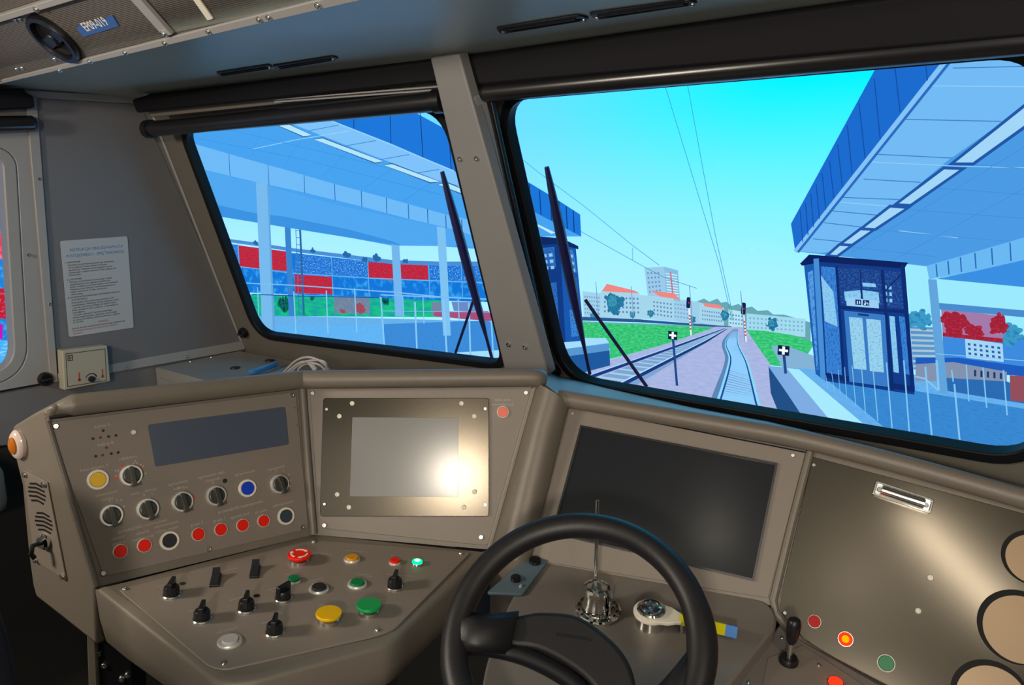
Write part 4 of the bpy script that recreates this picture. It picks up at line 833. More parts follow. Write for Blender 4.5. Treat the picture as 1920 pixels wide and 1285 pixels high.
# ------------------------------------------------------------------ lower left: equipment box under the console, seat back
bm = B(); box(bm, (0, 0, 0), (.055, .03, .24))
FUR = frame(((-1.23471,0.51845,0.89944),(0.79441,0.60738,0.0),(0.0,-0.0,1.0),(0.60738,-0.79441,-0.0)))
ub = empty('equipment_box', M=FUR); tag(ub, 'black equipment box with bright screws under the left console edge', 'box')
bm.free(); bm = B(); prism(bm, [(-0.015,0.1075),(0.0382,0.063),(0.0231,-0.163),(-0.0333,-0.163)], -.05, 0); obj('casing', bm, BLACK, ub, bevel=.003)
bm = B(); prism(bm, [(-0.0279,0.1171),(-0.015,0.1075),(-0.0333,-0.163),(-0.0497,-0.163)], -.05, .006); obj('bracket', bm, GREY, ub, bevel=.002)
for p in [(-0.0195,0.0336),(-0.0112,0.0119),(0.0156,-0.0129),(0.026,-0.006)]: screw(ub, p, .0055, .0)
bm = B(); bmesh.ops.create_uvsphere(bm, u_segments=28, v_segments=18, radius=1)
for v in bm.verts:
    x, y, z = v.co; f = lambda t: math.copysign(abs(t)**.55, t); v.co = (f(x)*.20, f(y)*.055, f(z)*.30)
sb = Vector([(-1.0944,0.2113,1.0355)][0]); st = empty('driver_chair', loc=sb); st.rotation_euler = (0, 0, math.radians(12)); tag(st, 'dark blue cloth seat back at the bottom left corner', 'seat')
obj('backrest', bm, SEATCLOTH, st)
bm = B(); tube(bm, [(0, .0, -.25), (0, 0, -sb.z + .23)], .03, 14); obj('post', bm, BLACK, st)
lx = [(0.6985,1.0313),(0.7193,1.0026),(0.7257,0.8674),(0.7072,0.9)]; zt, zb = lx[1][1], lx[2][1]
bm = B(); box(bm, (-2.272, .10, (zt + zb)/2), (.246, 1.22, zt - zb))
tag(obj('wall_ledge', bm, GREY, bevel=.03), 'rounded grey ledge on the left wall beside the end of the console', 'ledge')

# ------------------------------------------------------------------ the simulator's picture screens outside the windows
FSC = frame(((-2.0,2.7,1.7),(1.0,0.0,0.0),(-0.0,0.0,1.0),(0.0,-1.0,0.0))); FSS = frame(((-4.95,1.5,1.7),(0.0,1.0,0.0),(0.0,0.0,1.0),(1.0,0.0,0.0)))
def screen_mat():
    """lit picture screen: pale cyan low down, saturated cyan high up, bluer to the left"""
    m = bpy.data.materials.new('screen_sky'); m.use_nodes = True; nt = m.node_tree; nt.nodes.remove(nt.nodes['Principled BSDF'])
    e = nt.nodes.new('ShaderNodeEmission'); nt.links.new(e.outputs[0], nt.nodes['Material Output'].inputs[0])
    tc = nt.nodes.new('ShaderNodeTexCoord'); sx = nt.nodes.new('ShaderNodeSeparateXYZ'); nt.links.new(tc.outputs['Object'], sx.inputs[0])
    def rng(s, a, b):
        r = nt.nodes.new('ShaderNodeMapRange'); r.inputs[1].default_value = a; r.inputs[2].default_value = b; r.interpolation_type = 'SMOOTHSTEP'; nt.links.new(s, r.inputs[0]); return r.outputs[0]
    mx = nt.nodes.new('ShaderNodeMix'); mx.data_type = 'RGBA'; mx.inputs['A'].default_value = lin('70e0ff'); mx.inputs['B'].default_value = lin('00f8ff')
    nt.links.new(rng(sx.outputs[0], SKYX[0], SKYX[1]), mx.inputs['Factor'])
    my = nt.nodes.new('ShaderNodeMix'); my.data_type = 'RGBA'; my.inputs['A'].default_value = lin('b2f6ff'); nt.links.new(mx.outputs['Result'], my.inputs['B'])
    nt.links.new(rng(sx.outputs[1], SKYY[0], SKYY[1]), my.inputs['Factor']); mb = nt.nodes.new('ShaderNodeMix'); mb.data_type = 'RGBA'; mb.blend_type = 'MULTIPLY'; mb.inputs['Factor'].default_value = 1.0; mb.clamp_result = False
    mb.inputs['B'].default_value = (1, 1, 1.5, 1)                # the sky is brighter in blue than the picture can show
    nt.links.new(my.outputs['Result'], mb.inputs['A']); nt.links.new(mb.outputs['Result'], e.inputs['Color']); e.inputs['Strength'].default_value = 1.0
    return m
SKYX = ((-0.3642,0.0917)[0], (1.1062,0.0689)[0]); SKYY = ((0.6813,-0.5214)[1], (0.6426,0.359)[1])
bm = B(); XR = (1.8643,-0.2396)[0]; prism(bm, [(-2.9, -1.5), (XR, -1.5), (XR, 1.3), (-2.9, 1.3)], -.03, 0)
scr = tag(obj('projection_screen', bm, screen_mat(), M=FSC), 'big flat simulator screen outside both windscreens showing a station and tracks', 'screen')
bm = B(); prism(bm, [(XR + .002, -1.53), (XR + .07, -1.53), (XR + .07, 1.33), (XR + .002, 1.33)], -.05, .03); obj('screen_edge', bm, BLACK, scr)
_h = [0.0]
def pic(name, polys, parent=None, label=None, mats=None):
    """one element of the picture: polys = [(polygon, material index)]"""
    _h[0] += .0001
    bm = B()
    for k, (p, mi) in enumerate(polys):
        flat(bm, p, k*.00002, mi)
    z = _h[0] - (parent['pic_z'] if parent and 'pic_z' in parent else 0)
    o = obj(name, bm, mats, parent or scr, loc=(0, 0, z), label=label)
    o['pic_z'] = _h[0]
    _h[0] += .00002 * len(polys)
    return o
px = 0.002; pxl = 0.0028
G_ = {}
def g(h, h2=None, **k):
    key = (h, h2, tuple(sorted(k.items())))
    if key not in G_: G_[key] = glow('screen_' + h + (h2 or ''), h, 1.0, h2, **k)
    return G_[key]
def bars(a0, a1, b0, b1, n, wd, t0=0., t1=1.):
    """n lines between edge a0-a1 and edge b0-b1"""
    return [strip([lerp(a0, a1, t0 + (t1-t0)*(k+.5)/n), lerp(b0, b1, t0 + (t1-t0)*(k+.5)/n)], wd) for k in range(n)]
def quadgrid(q, nx, ny, fx=.5, fy=.5):
    """small quads (windows) on the quad q = tl, tr, br, bl"""
    out = []
    P = lambda u, v: lerp(lerp(q[0], q[1], u), lerp(q[3], q[2], u), v)
    for i in range(nx):
        for j in range(ny):
            u, v = (i+.5)/nx, (j+.5)/ny; a, b = fx/nx/2, fy/ny/2
            out.append([P(u-a, v-b), P(u+a, v-b), P(u+a, v+b), P(u-a, v+b)])
    return out
def blob(c, r, n=22, jit=.25, sq=1.0):
    return [(c[0] + r*(1 + random.uniform(-jit, jit))*math.cos(k*math.tau/n), c[1] + sq*r*(1 + random.uniform(-jit, jit))*math.sin(k*math.tau/n)) for k in range(n)]

def crown(c, r, n=16, sq=1.0, mi=0, trunk=None):
    """a leafy outline: one middle blob and many small ones round it"""
    out = [(blob(c, r*.72, 24, .10, sq), mi)]
    for k in range(n):
        a = random.uniform(0, math.tau); d = r*random.uniform(.45, .86); q = (c[0] + d*math.cos(a), c[1] + sq*d*math.sin(a))
        out.append((blob(q, r*random.uniform(.14, .30), 11, .30), mi))
    return out
# ---- far background of the right half: town, embankment, grass, ballast
pic('tree_line', [([(0.7903,-0.5097),(0.7974,-0.4404),(0.8283,-0.4256),(0.8497,-0.4356),(0.8798,-0.421),(0.8949,-0.4353),(0.9149,-0.4295),(0.9358,-0.4432),(0.9611,-0.433),(0.9817,-0.4465),(1.0104,-0.4379),(1.0306,-0.4512),(1.0685,-0.4455),(1.0883,-0.4587),(1.1253,-0.4549),(1.2173,-0.473),(1.2222,-0.5374),(0.7944,-0.5907)], 0)], mats=[g('6aa8b4')], label='hazy row of trees behind the town')
def house(wall, roof, q, nx, ny, wc='a8d8ee', win='5a86b8', rc='f08a84', label=None, name='building', side=None):
    o = pic(name, [(wall, 0)] + ([(side, 1)] if side else []), mats=[g(wc), g('88c0e4')], label=label)
    if roof: pic('roof', [(roof, 0)], o, mats=[g(rc)])
    pic('windows', [(w_, 0) for w_ in quadgrid(q, nx, ny, .45, .42)], o, mats=[g(win)])
    return o
house([(0.9926,-0.4647),(1.1987,-0.4621),(1.2034,-0.5248),(0.9971,-0.5361)], None, [(0.999,-0.4718),(1.1955,-0.468),(1.1987,-0.5104),(1.0021,-0.5219)], 14, 3, 'a4dcf0', '78b4dc', label='long pale block at the right of the town')
house([(0.9245,-0.456),(0.9845,-0.4597),(0.9884,-0.5234),(0.9284,-0.5224)], None, [(0.9272,-0.4675),(0.9811,-0.4697),(0.9838,-0.5123),(0.9298,-0.5124)], 5, 3, 'b4e6f6')
house([(0.8081,-0.4415),(0.9081,-0.4517),(0.912,-0.5203),(0.8121,-0.5195)], [(0.8249,-0.4419),(0.8913,-0.4435),(0.9064,-0.4578),(0.834,-0.455)], [(0.8219,-0.4641),(0.9028,-0.466),(0.9053,-0.5092),(0.8243,-0.5101)], 9, 3)
house([(0.6954,-0.4377),(0.8122,-0.4391),(0.8165,-0.523),(0.6993,-0.5236)], None, [(0.7092,-0.4487),(0.7702,-0.451),(0.7732,-0.5115),(0.7121,-0.5119)], 5, 4, 'a0d0ec', '7aa0cc')
house([(0.5804,-0.3276),(0.6635,-0.3181),(0.7211,-0.3283),(0.7353,-0.4462),(0.6011,-0.4462)], None, [(0.5877,-0.3395),(0.6464,-0.3355),(0.6588,-0.4163),(0.6027,-0.4294)], 4, 5, '9cccec', '6a90c0', label='tall pale tower block rising over the town', name='tower_block', side=[(0.6635,-0.3181),(0.7211,-0.3283),(0.7353,-0.4462),(0.6777,-0.4393)])
pic('tower_balconies', [(w_, 0) for w_ in bars((0.671,-0.3378), (0.6818,-0.4307), (0.7174,-0.3426), (0.7302,-0.4304), 9, px*1.6)] + [(strip([(0.6909,-0.3365),(0.7062,-0.4326)], px*3), 1)], mats=[g('e0fbff'), g('c87890')])
house([(0.5636,-0.4349),(0.6551,-0.4331),(0.7086,-0.4365),(0.717,-0.5237),(0.5717,-0.5268)], [(0.6135,-0.4139),(0.7099,-0.416),(0.7371,-0.4379),(0.6506,-0.4335)], [(0.6195,-0.4487),(0.7049,-0.4511),(0.71,-0.5142),(0.6243,-0.5108)], 6, 4, label='pale house with a red roof under the tower block')
house([(0.3878,-0.4394),(0.4141,-0.4071),(0.5633,-0.4265),(0.5766,-0.5327),(0.3931,-0.5458)], [(0.4165,-0.4026),(0.5444,-0.4198),(0.5634,-0.4286),(0.3951,-0.4345)], [(0.4005,-0.4492),(0.5638,-0.4412),(0.5712,-0.5121),(0.4026,-0.5251)], 10, 4, label='long pale house with a red roof behind the round tree')
house([(0.3042,-0.4422),(0.3904,-0.4436),(0.3933,-0.5524),(0.3119,-0.5544)], None, [(0.3097,-0.4549),(0.3882,-0.4546),(0.3903,-0.5351),(0.3141,-0.5386)], 7, 5, 'a4d4ee', '6a9cc8')
for c, r, lab in (((0.453,-0.4768), 24, 'big round blue green tree before the houses'), ((0.6171,-0.5031), 8, None), ((0.5384,-0.5155), 7, None), ((0.9177,-0.4783), 10, None), ((1.0904,-0.4907), 12, None), ((0.7901,-0.5057), 8, None), ((0.3601,-0.5383), 9, None)):
    pic('tree', crown(c, r*px, 14) + crown((c[0]-r*px*.15, c[1]+r*px*.15), r*px*.6, 8, 1.0, 1), mats=[g('2a7fa6', '1a6490', nscale=120), g('3f9cb8', '236f9c', nscale=140)], label=lab)
pic('meadow', [([(0.3069,-0.5661),(0.8956,-0.5202),(0.7163,-0.6046),(0.4427,-0.7075),(0.4413,-0.6612),(0.3092,-0.6693)], 0), ([(0.9805,-0.5224),(1.0733,-0.5175),(1.1669,-0.5217),(1.2401,-0.5388),(1.1935,-0.6354),(1.0948,-0.6382)], 0)], mats=[g('24bc6c', '52d68c', nscale=60, lo=.4, hi=.65, stretch=(1, 3, 1))], label='green grass beside the tracks')
pic('footpath', [([(1.092,-0.569),(1.1402,-0.5609),(1.2473,-0.5863),(1.2519,-0.6456),(1.1386,-0.6434)], 0)], mats=[g('86b4d8')])
pic('embankment_rail', [(strip([(0.3067,-0.555),(0.5674,-0.5358),(0.8854,-0.5213),(0.9442,-0.5167)], [px*8, px*6, px*3, px*2]), 0), (strip([(0.307,-0.5706),(0.8856,-0.5253)], px*1.5), 1)], mats=[g('2c5a92'), g('7aa8c8')], label='dark railway line crossing in the distance')
pic('ballast', [([(0.8876,-0.5231),(0.9917,-0.5133),(1.0947,-0.6363),(1.1108,-0.7333),(1.2075,-0.8257),(0.5306,-0.8429),(0.1947,-0.8522),(0.4427,-0.7097),(0.7118,-0.6031)], 0)], mats=[g('a2b0e0', 'b2bfe8', nscale=35, lo=.3, hi=.7, stretch=(1, 4, 1))], label='pinkish grey ballast between the tracks')
# left track
lt = pic('railway_track', [([(0.3591,-0.8077),(0.7944,-0.5907),(0.9206,-0.5273),(0.9286,-0.5264),(0.8576,-0.5828),(0.5418,-0.8145)], 0)], mats=[g('7fa6d2')], label='straight railway track to the left')
pic('sleepers', [(strip([lerp((0.392,-0.7889), (0.9007,-0.5375), 1-(1-t)**1.0), lerp((0.5335,-0.7848), (0.9209,-0.5332), t)], px*(4.2*(1-t)**2 + .4)), 0) for t in [1 - .90**k for k in range(0, 28)]], lt, mats=[g('a8d0f0')])
pic('rail', [(strip([(0.2756,-0.83),(0.3588,-0.7918),(0.7815,-0.5923),(0.9204,-0.5253)], [px*8, px*8, px*4, px*1]), 0), (strip([(0.2754,-0.8184),(0.3585,-0.7827),(0.7813,-0.5882),(0.9203,-0.5234)], [px*2.5, px*2.5, px*1.2, px*.5]), 1)], lt, mats=[g('1c3a80'), g('a8dcff')])
pic('rail', [(strip([(0.4928,-0.809),(0.5192,-0.7937),(0.8493,-0.5839),(0.9286,-0.5264)], [px*8, px*8, px*4, px*1]), 0), (strip([(0.4804,-0.8066),(0.5093,-0.7886),(0.8449,-0.5804),(0.9265,-0.5246)], [px*2.5, px*2.5, px*1.2, px*.5]), 1)], lt, mats=[g('1c3a80'), g('b8e8ff')])
# right track with its bend
cl = smooth([(0.8966,-0.833),(0.9144,-0.7782),(0.9392,-0.6726),(0.9427,-0.628),(0.9263,-0.5902),(0.9307,-0.5618),(0.9526,-0.5236)], 6); cr = smooth([(1.0781,-0.8203),(1.0597,-0.7777),(1.0304,-0.689),(1.0092,-0.6347),(0.9783,-0.5836),(0.9704,-0.553),(0.9705,-0.5216)], 6)
rt2 = pic('railway_track', [(cl + cr[::-1], 0), (smooth([(0.8966,-0.833),(0.8715,-0.8375),(0.8998,-0.7396),(0.9209,-0.6753),(0.9265,-0.6302),(0.912,-0.592),(0.9186,-0.5633),(0.9506,-0.5239)], 4) + cl[::-1], 1)], mats=[g('7c9cce'), g('5f86b8')], label='railway track with a slight bend straight ahead')
pic('sleepers', [(strip([cl[k], cr[k]], px*4.0*(1 - k/len(cl))**1.1 + px*.3), 0) for k in range(len(cl)-3)] + [(strip([lerp(cl[k], cl[k+1], .5), lerp(cr[k], cr[k+1], .5)], px*3.6*(1 - k/len(cl))**1.1 + px*.3), 0) for k in range(len(cl)-3)], rt2, mats=[g('8fd0ff')])
wr = [px*(7.5*(1 - k/len(cl))**1.2 + .7) for k in range(len(cl))]
pic('rail', [(strip([(p[0]+w_*.4, p[1]) for p, w_ in zip(cl, wr)], wr), 0), (strip(cl, [w_*.7 for w_ in wr]), 1)], rt2, mats=[g('26489a'), g('86e0ff')])
pic('rail', [(strip([(p[0]-w_*.4, p[1]) for p, w_ in zip(cr, wr)], wr), 0), (strip(cr, [w_*.7 for w_ in wr]), 1)], rt2, mats=[g('26489a'), g('86e0ff')])
# signals, boards, wires, masts
def signal(head, hw, hh, post0, post1, lab):
    o = pic('signal', [(strip([post0, post1], px*3.2), 0)] + [(strip([lerp(post0, post1, .25 + .12*k), lerp(post0, post1, .31 + .12*k)], px*3.2), 1) for k in range(5)], mats=[g('e6f4ff'), g('d8404c')], label=lab)
    pic('signal_head', [(rnd([(head[0]-hw, head[1]-hh), (head[0]+hw, head[1]-hh), (head[0]+hw, head[1]+hh), (head[0]-hw, head[1]+hh)], hw*.9), 0)], o, mats=[g('14224e')])
    pic('signal_light', [(blob((head[0]+hw*.2, head[1]), px*1.3, 10, 0), 0)], o, mats=[g('ff2a50')])
signal((0.7742,-0.4446), px*4, px*10.5, (0.7773,-0.4645), (0.791,-0.5666), 'left railway signal with a red light'); signal((0.9856,-0.4461), px*4.2, px*11, (0.9868,-0.4653), (1.0028,-0.5647), 'right railway signal with a red light')
for a in ([(0.7752,-0.3803),(0.7987,-0.5494)], [(0.3717,-0.3975),(0.388,-0.5419)], [(0.532,-0.4019),(0.5485,-0.5357)], [(0.9719,-0.3838),(0.9989,-0.5652)]): pic('catenary_mast', [(strip(a, px*1.5), 0)], mats=[g('6c9cc0')])
for a in ([(0.6362,0.3595),(0.7606,0.0366),(0.8869,-0.2939),(0.9468,-0.4929)], [(0.7284,0.3527),(0.8079,0.0362),(0.867,-0.1932),(0.9348,-0.4257),(0.9508,-0.4924)], [(-0.008,0.0949),(0.0803,0.0375),(0.3118,-0.0996),(0.5334,-0.2439),(0.6499,-0.3129)], [(0.2887,-0.1958),(0.5824,-0.3213),(0.6741,-0.3579),(0.8053,-0.3879)], [(0.5336,-0.2522),(0.5355,-0.3036)]): pic('overhead_wire', [(strip(a, px*1.1), 0)], mats=[g('3a9cb0')])
def board(c, hw, hh, p1, lab):
    o = pic('cross_board', [(strip([c, p1], px*5), 1), ([(c[0]-hw, c[1]-hh), (c[0]+hw, c[1]-hh), (c[0]+hw, c[1]+hh), (c[0]-hw, c[1]+hh)], 0)], mats=[g('0e1c40'), g('224a8c')], label=lab)
    pic('white_cross', [([(c[0]-hw*.78, c[1]-hh*.25), (c[0]+hw*.78, c[1]-hh*.25), (c[0]+hw*.78, c[1]+hh*.25), (c[0]-hw*.78, c[1]+hh*.25)], 0), ([(c[0]-hw*.24, c[1]-hh*.85), (c[0]+hw*.24, c[1]-hh*.85), (c[0]+hw*.24, c[1]+hh*.85), (c[0]-hw*.24, c[1]+hh*.85)], 0)], o, mats=[g('f4ffff')])
board((0.7172,-0.5754), px*9.5, px*8, (0.744,-0.7687), 'black board with a white cross on a post between the tracks')

# ---- left station: platform, canopy, lift (seen through both windscreens)
pf = pic('station_platform', [([(-3.0501,-0.7766),(-1.9706,-0.7745),(-0.1548,-0.6161),(0.4405,-0.6348),(0.4415,-0.6678),(0.2388,-0.7243),(0.0531,-0.7689),(-0.2506,-0.8469),(-3.1155,-1.1533)], 0), ([(-0.8615,-0.7064),(-0.1855,-0.6146),(-0.0643,-0.6978),(-0.0643,-0.7658),(-0.3145,-0.7899),(-0.8791,-0.8327)], 1), ([(-3.0798,-0.9478),(-1.9786,-0.8459),(-0.8734,-0.7132),(-0.8632,-0.8251),(-1.398,-0.9242),(-3.1088,-1.1149)], 2), ([(-0.6241,-0.8317),(-0.0944,-0.7381),(-0.0643,-0.8196),(-0.3816,-0.8531)], 3), ([(0.0524,-0.6643),(0.4252,-0.6213),(0.4407,-0.6392),(0.1979,-0.6998)], 3), ([(0.1924,-0.7005),(0.4407,-0.6414),(0.444,-0.6697),(0.2254,-0.7285)], 4), ([(0.2065,-0.7311),(0.444,-0.6697),(0.4484,-0.7312),(0.3065,-0.786),(0.2212,-0.8011)], 5)],
    mats=[g('6ab4ee', '62aae8', nscale=40, stretch=(1, 6, 1)), g('3e8edc', '3686d4', nscale=50, stretch=(1, 6, 1)), g('64b8f8', '5cb0f2', nscale=40, stretch=(1, 6, 1)), g('a4e0ff'), g('5a98d4'), g('1f5aa0')], label='left station platform')
pic('far_lawn', [([(-2.77,-0.6813),(-1.9571,-0.6524),(-0.4591,-0.5447),(-0.4611,-0.6289),(-1.9714,-0.7809),(-2.7983,-0.8599)], 0)], mats=[g('1cc486', '18a4a0', nscale=14, lo=.4, hi=.6, stretch=(1, 3, 1))], label='green lawn under the noise wall')
for q, r in (((-1.6688,-0.6882), 22), ((-1.8596,-0.7064), 12), ((-0.8443,-0.5824), 12), ((-1.4198,-0.6232), 8)): pic('bush', crown(q, r*pxl, 14, .8), mats=[g('0c6a5c', '08324a', nscale=60)])
pic('brown_screen', [([(-1.2377,-0.6012),(-0.9607,-0.582),(-0.9611,-0.6647),(-1.2395,-0.6903)], 0), (blob((-1.0362,-0.6445), 14*pxl, 20, .3, .7), 1), (blob((-1.1701,-0.6718), 8*pxl, 16, .3, .5), 1)], mats=[g('6e86a4', '7e8c9c', nscale=30), g('a84a58', '86506c', nscale=80)], label='grey brown panel with a red shrub')
pic('brown_screen', [([(-0.5313,-0.5641),(-0.4628,-0.5577),(-0.4574,-0.6183),(-0.5295,-0.6231)], 0)], mats=[g('7488a4')])
pic('low_building', [([(-0.5118,-0.6084),(-0.1852,-0.5707),(-0.1395,-0.6145),(-0.3121,-0.6232),(-0.5193,-0.6298)], 0), ([(-0.4088,-0.5376),(-0.2314,-0.5264),(-0.2101,-0.578),(-0.39,-0.5911)], 1), ([(-0.4087,-0.5325),(-0.2345,-0.5194),(-0.2284,-0.5359),(-0.409,-0.5502)], 2)], mats=[g('a8507c'), g('6c8cc8'), g('a8e4ff')], label='low reddish building at the end of the lawn')
nw_ = pic('noise_wall', [([(-2.359,-0.3592),(-1.5745,-0.3878),(-0.7834,-0.3969),(-0.1838,-0.364),(-0.1543,-0.529),(-0.4592,-0.5497),(-1.2418,-0.5987),(-2.4012,-0.6677)], 0)], mats=[g('1278dc', '3aa8f4', nscale=26, lo=.5, hi=.7)], label='blue panelled noise wall behind the left platform')
leaf = g('1474d8', 'b8ecff', nscale=190, lo=.54, hi=.72, stretch=(1, .6, 1)); redp = g('c02038', 'b85a78', nscale=200, lo=.5, hi=.75, stretch=(1, .7, 1))
pic('blue_panel', [([(-1.5371,-0.3858),(-1.2449,-0.3978),(-1.2427,-0.4878),(-1.5563,-0.4986)], 0), ([(-1.2278,-0.3968),(-0.9668,-0.4003),(-0.963,-0.4758),(-1.2341,-0.4872)], 0), ([(-0.5368,-0.389),(-0.3534,-0.3772),(-0.3417,-0.4524),(-0.532,-0.462)], 0), ([(-0.334,-0.376),(-0.1991,-0.3673),(-0.1843,-0.4451),(-0.3288,-0.4514)], 0), ([(-2.2464,-0.3636),(-2.0776,-0.3682),(-2.087,-0.4915),(-2.2346,-0.4881)], 0)], nw_, mats=[leaf])
pic('red_panel', [([(-2.0672,-0.3709),(-1.621,-0.3815),(-1.6265,-0.4916),(-2.0719,-0.5)], 0), ([(-1.5569,-0.5045),(-1.2476,-0.4967),(-1.241,-0.5872),(-1.5614,-0.609)], 0), ([(-0.9629,-0.4001),(-0.7722,-0.3962),(-0.7721,-0.4803),(-0.9633,-0.4813)], 0), ([(-0.7315,-0.3884),(-0.5504,-0.3848),(-0.5458,-0.463),(-0.7274,-0.469)], 0)], nw_, mats=[redp], label='red wall panels')
pic('wall_bars', [(strip(a, pxl*w_), 0) for a, w_ in (([(-1.2402,-0.3919),(-1.2416,-0.5958)], 1.8), ([(-0.9625,-0.392),(-0.9606,-0.5793)], 1.8), ([(-0.5435,-0.3843),(-0.5378,-0.5493)], 1.8), ([(-0.3404,-0.3739),(-0.3331,-0.5208)], 1.5), ([(-2.0711,-0.3586),(-2.0832,-0.6409)], 2.5), ([(-2.2354,-0.4946),(-1.5705,-0.4996),(-0.9593,-0.481),(-0.1843,-0.4451)], 1.8), ([(-2.2582,-0.6721),(-1.5814,-0.6227),(-0.8744,-0.5716)], 1.4))] + [(strip([(-2.3564,-0.3397),(-1.9241,-0.3547),(-1.5729,-0.3701),(-0.7831,-0.389),(-0.4652,-0.3769),(-0.1837,-0.3592)], pxl*7), 1)], nw_, mats=[g('68b8f4'), g('4c90d8')])
for q, r in (((-1.3905,-0.3663), 9), ((-1.1137,-0.3736), 12), ((-0.8957,-0.3773), 13), ((-0.9819,-0.3878), 9), ((-0.6948,-0.3784), 8), ((-1.8977,-0.3473), 9), ((-2.1886,-0.3451), 10)): pic('distant_tree', crown(q, r*pxl, 10, .55), mats=[g('2a68a8')])
pic('catenary_mast', [(strip([(-1.4847,-0.2562),(-1.4921,-0.7251)], pxl*6), 0), (strip([(-1.5213,-0.2576),(-1.5343,-0.7294)], pxl*2), 1)] + [(strip([lerp((-1.5218,-0.2634), (-1.5338,-0.7234), k/12), lerp((-1.4852,-0.262), (-1.4916,-0.719), k/12)], pxl*1.2), 1) for k in range(13)], mats=[g('2a66a8'), g('3a78b8')], label='lattice mast behind the noise wall')
pic('blue_post', [([(-1.6166,-0.232),(-1.5653,-0.2332),(-1.5776,-0.74),(-1.6258,-0.745)], 0)], mats=[g('3a84d0')])
can = pic('station_canopy', [([(-2.8142,0.5812),(-1.1266,0.4889),(-0.6499,0.3599),(-0.3651,0.0452),(0.0542,-0.1178),(0.3044,-0.2187),(0.0606,-0.2289),(-0.2664,-0.2973),(-0.4733,-0.2955),(-0.787,-0.3084),(-1.0757,-0.2845),(-1.4713,-0.2586),(-1.9102,-0.2294),(-2.9421,-0.1549)], 0)], mats=[g('48a4f2')], label='left station canopy with its underside')
pic('mesh_soffit', [([(-2.8895,0.1476),(-2.4422,0.0737),(-1.8853,-0.005),(-1.1674,-0.1225),(-0.4778,-0.2048),(-0.244,-0.2392),(-0.2445,-0.2867),(-0.4733,-0.2931),(-0.7868,-0.3032),(-1.0933,-0.242),(-1.6128,-0.1912),(-1.9045,-0.178),(-2.9332,-0.1037)], 0)], can, mats=[g('4aa2ee', '58b0f6', nscale=300, lo=.4, hi=.6, stretch=(1, 3, 1))])
pic('edge_beam', [([(-2.9314,-0.0935),(-2.3056,-0.1338),(-1.9045,-0.178),(-1.6128,-0.1912),(-1.0933,-0.242),(-0.7787,-0.2872),(-0.7137,-0.3048),(-1.0757,-0.2845),(-1.4713,-0.2586),(-1.9102,-0.2294),(-2.9433,-0.1618)], 0)], can, mats=[g('3c94e4')])
pic('cross_beam', [([(-2.8662,0.2818),(-2.5238,0.2326),(-1.8969,0.1156),(-1.5576,0.0543),(-1.1849,-0.0152),(-0.8102,-0.0803),(-0.4269,-0.1498),(-0.2433,-0.1757),(-0.244,-0.2416),(-0.4282,-0.2079),(-0.6659,-0.1759),(-0.9909,-0.1245),(-1.4323,-0.0602),(-1.885,-0.002),(-2.4417,0.0769),(-2.8901,0.1443)], 0)], can, mats=[g('70bcfa')])
pic('beam_joints', [(strip(a, pxl*1.8), 0) for a in ([(-2.0934,0.1546),(-2.0985,0.0283)], [(-1.7329,0.0873),(-1.7344,-0.0222)], [(-1.4249,0.0285),(-1.428,-0.063)], [(-1.1849,-0.0152),(-1.1864,-0.0985)], [(-0.9866,-0.0486),(-0.9871,-0.1271)], [(-0.8102,-0.0803),(-0.8098,-0.1543)], [(-0.6634,-0.1083),(-0.6624,-0.1758)], [(-0.5396,-0.1281),(-0.538,-0.192)], [(-0.427,-0.1523),(-0.425,-0.2103)], [(-0.3307,-0.1688),(-0.3284,-0.2236)])], can, mats=[g('1e5eac')])
pic('soffit_edge_panels', [([(-1.3809,0.4025),(-1.2602,0.3225),(-0.7735,0.1698),(-0.3651,0.0405),(-0.2264,-0.013),(-0.227,-0.0752),(-0.4956,0.0104),(-0.9158,0.1257),(-1.4782,0.2868),(-1.8418,0.3869)], 0)], can, mats=[g('80c4fc')])
pic('soffit_seams', [(strip(a, pxl*1.2), 0) for a in ([(-1.3716,0.2531),(-1.133,0.2727)], [(-1.0876,0.1705),(-0.8677,0.1898)], [(-0.8498,0.0993),(-0.6482,0.1204)], [(-0.6305,0.0326),(-0.4616,0.0507)])] + [(strip([(-1.8655,0.1732),(-1.4848,0.2108),(-1.0556,0.2415)], pxl*1.2), 1)], can, mats=[g('4088d0'), g('9cd8ff')])
pic('panel_joints', [(strip(a, pxl*1.0), 0) for a in ([(-2.4446,0.2552),(-1.4051,0.1079),(-0.3673,-0.077)], [(-2.1601,0.2999),(-1.1509,0.125),(-0.3034,-0.0295)], [(-1.7528,0.3122),(-1.8694,0.1384)], [(-1.4171,0.2277),(-1.5877,0.0771)], [(-1.0695,0.1442),(-1.2739,0.0252)], [(-0.7714,0.0533),(-0.9625,-0.0328)], [(-0.5296,-0.0137),(-0.6876,-0.0912)])], can, mats=[g('3c96e6')])
for q in ([(-1.8449,0.3588),(-1.7475,0.3624),(-1.3433,0.2307),(-1.4127,0.2276)], [(-1.3279,0.2088),(-1.2601,0.212),(-0.8207,0.0913),(-0.8802,0.0871)], [(-0.8179,0.0738),(-0.7631,0.0781),(-0.4563,-0.004),(-0.516,-0.0064)], [(-0.4698,-0.016),(-0.4141,-0.0087),(-0.2727,-0.0525),(-0.3164,-0.0576)]):
    o = pic('canopy_light', [(offs(q, pxl*1.8), 0), (q, 1)], can, mats=[g('2a5a94'), g('b4e8ff')])
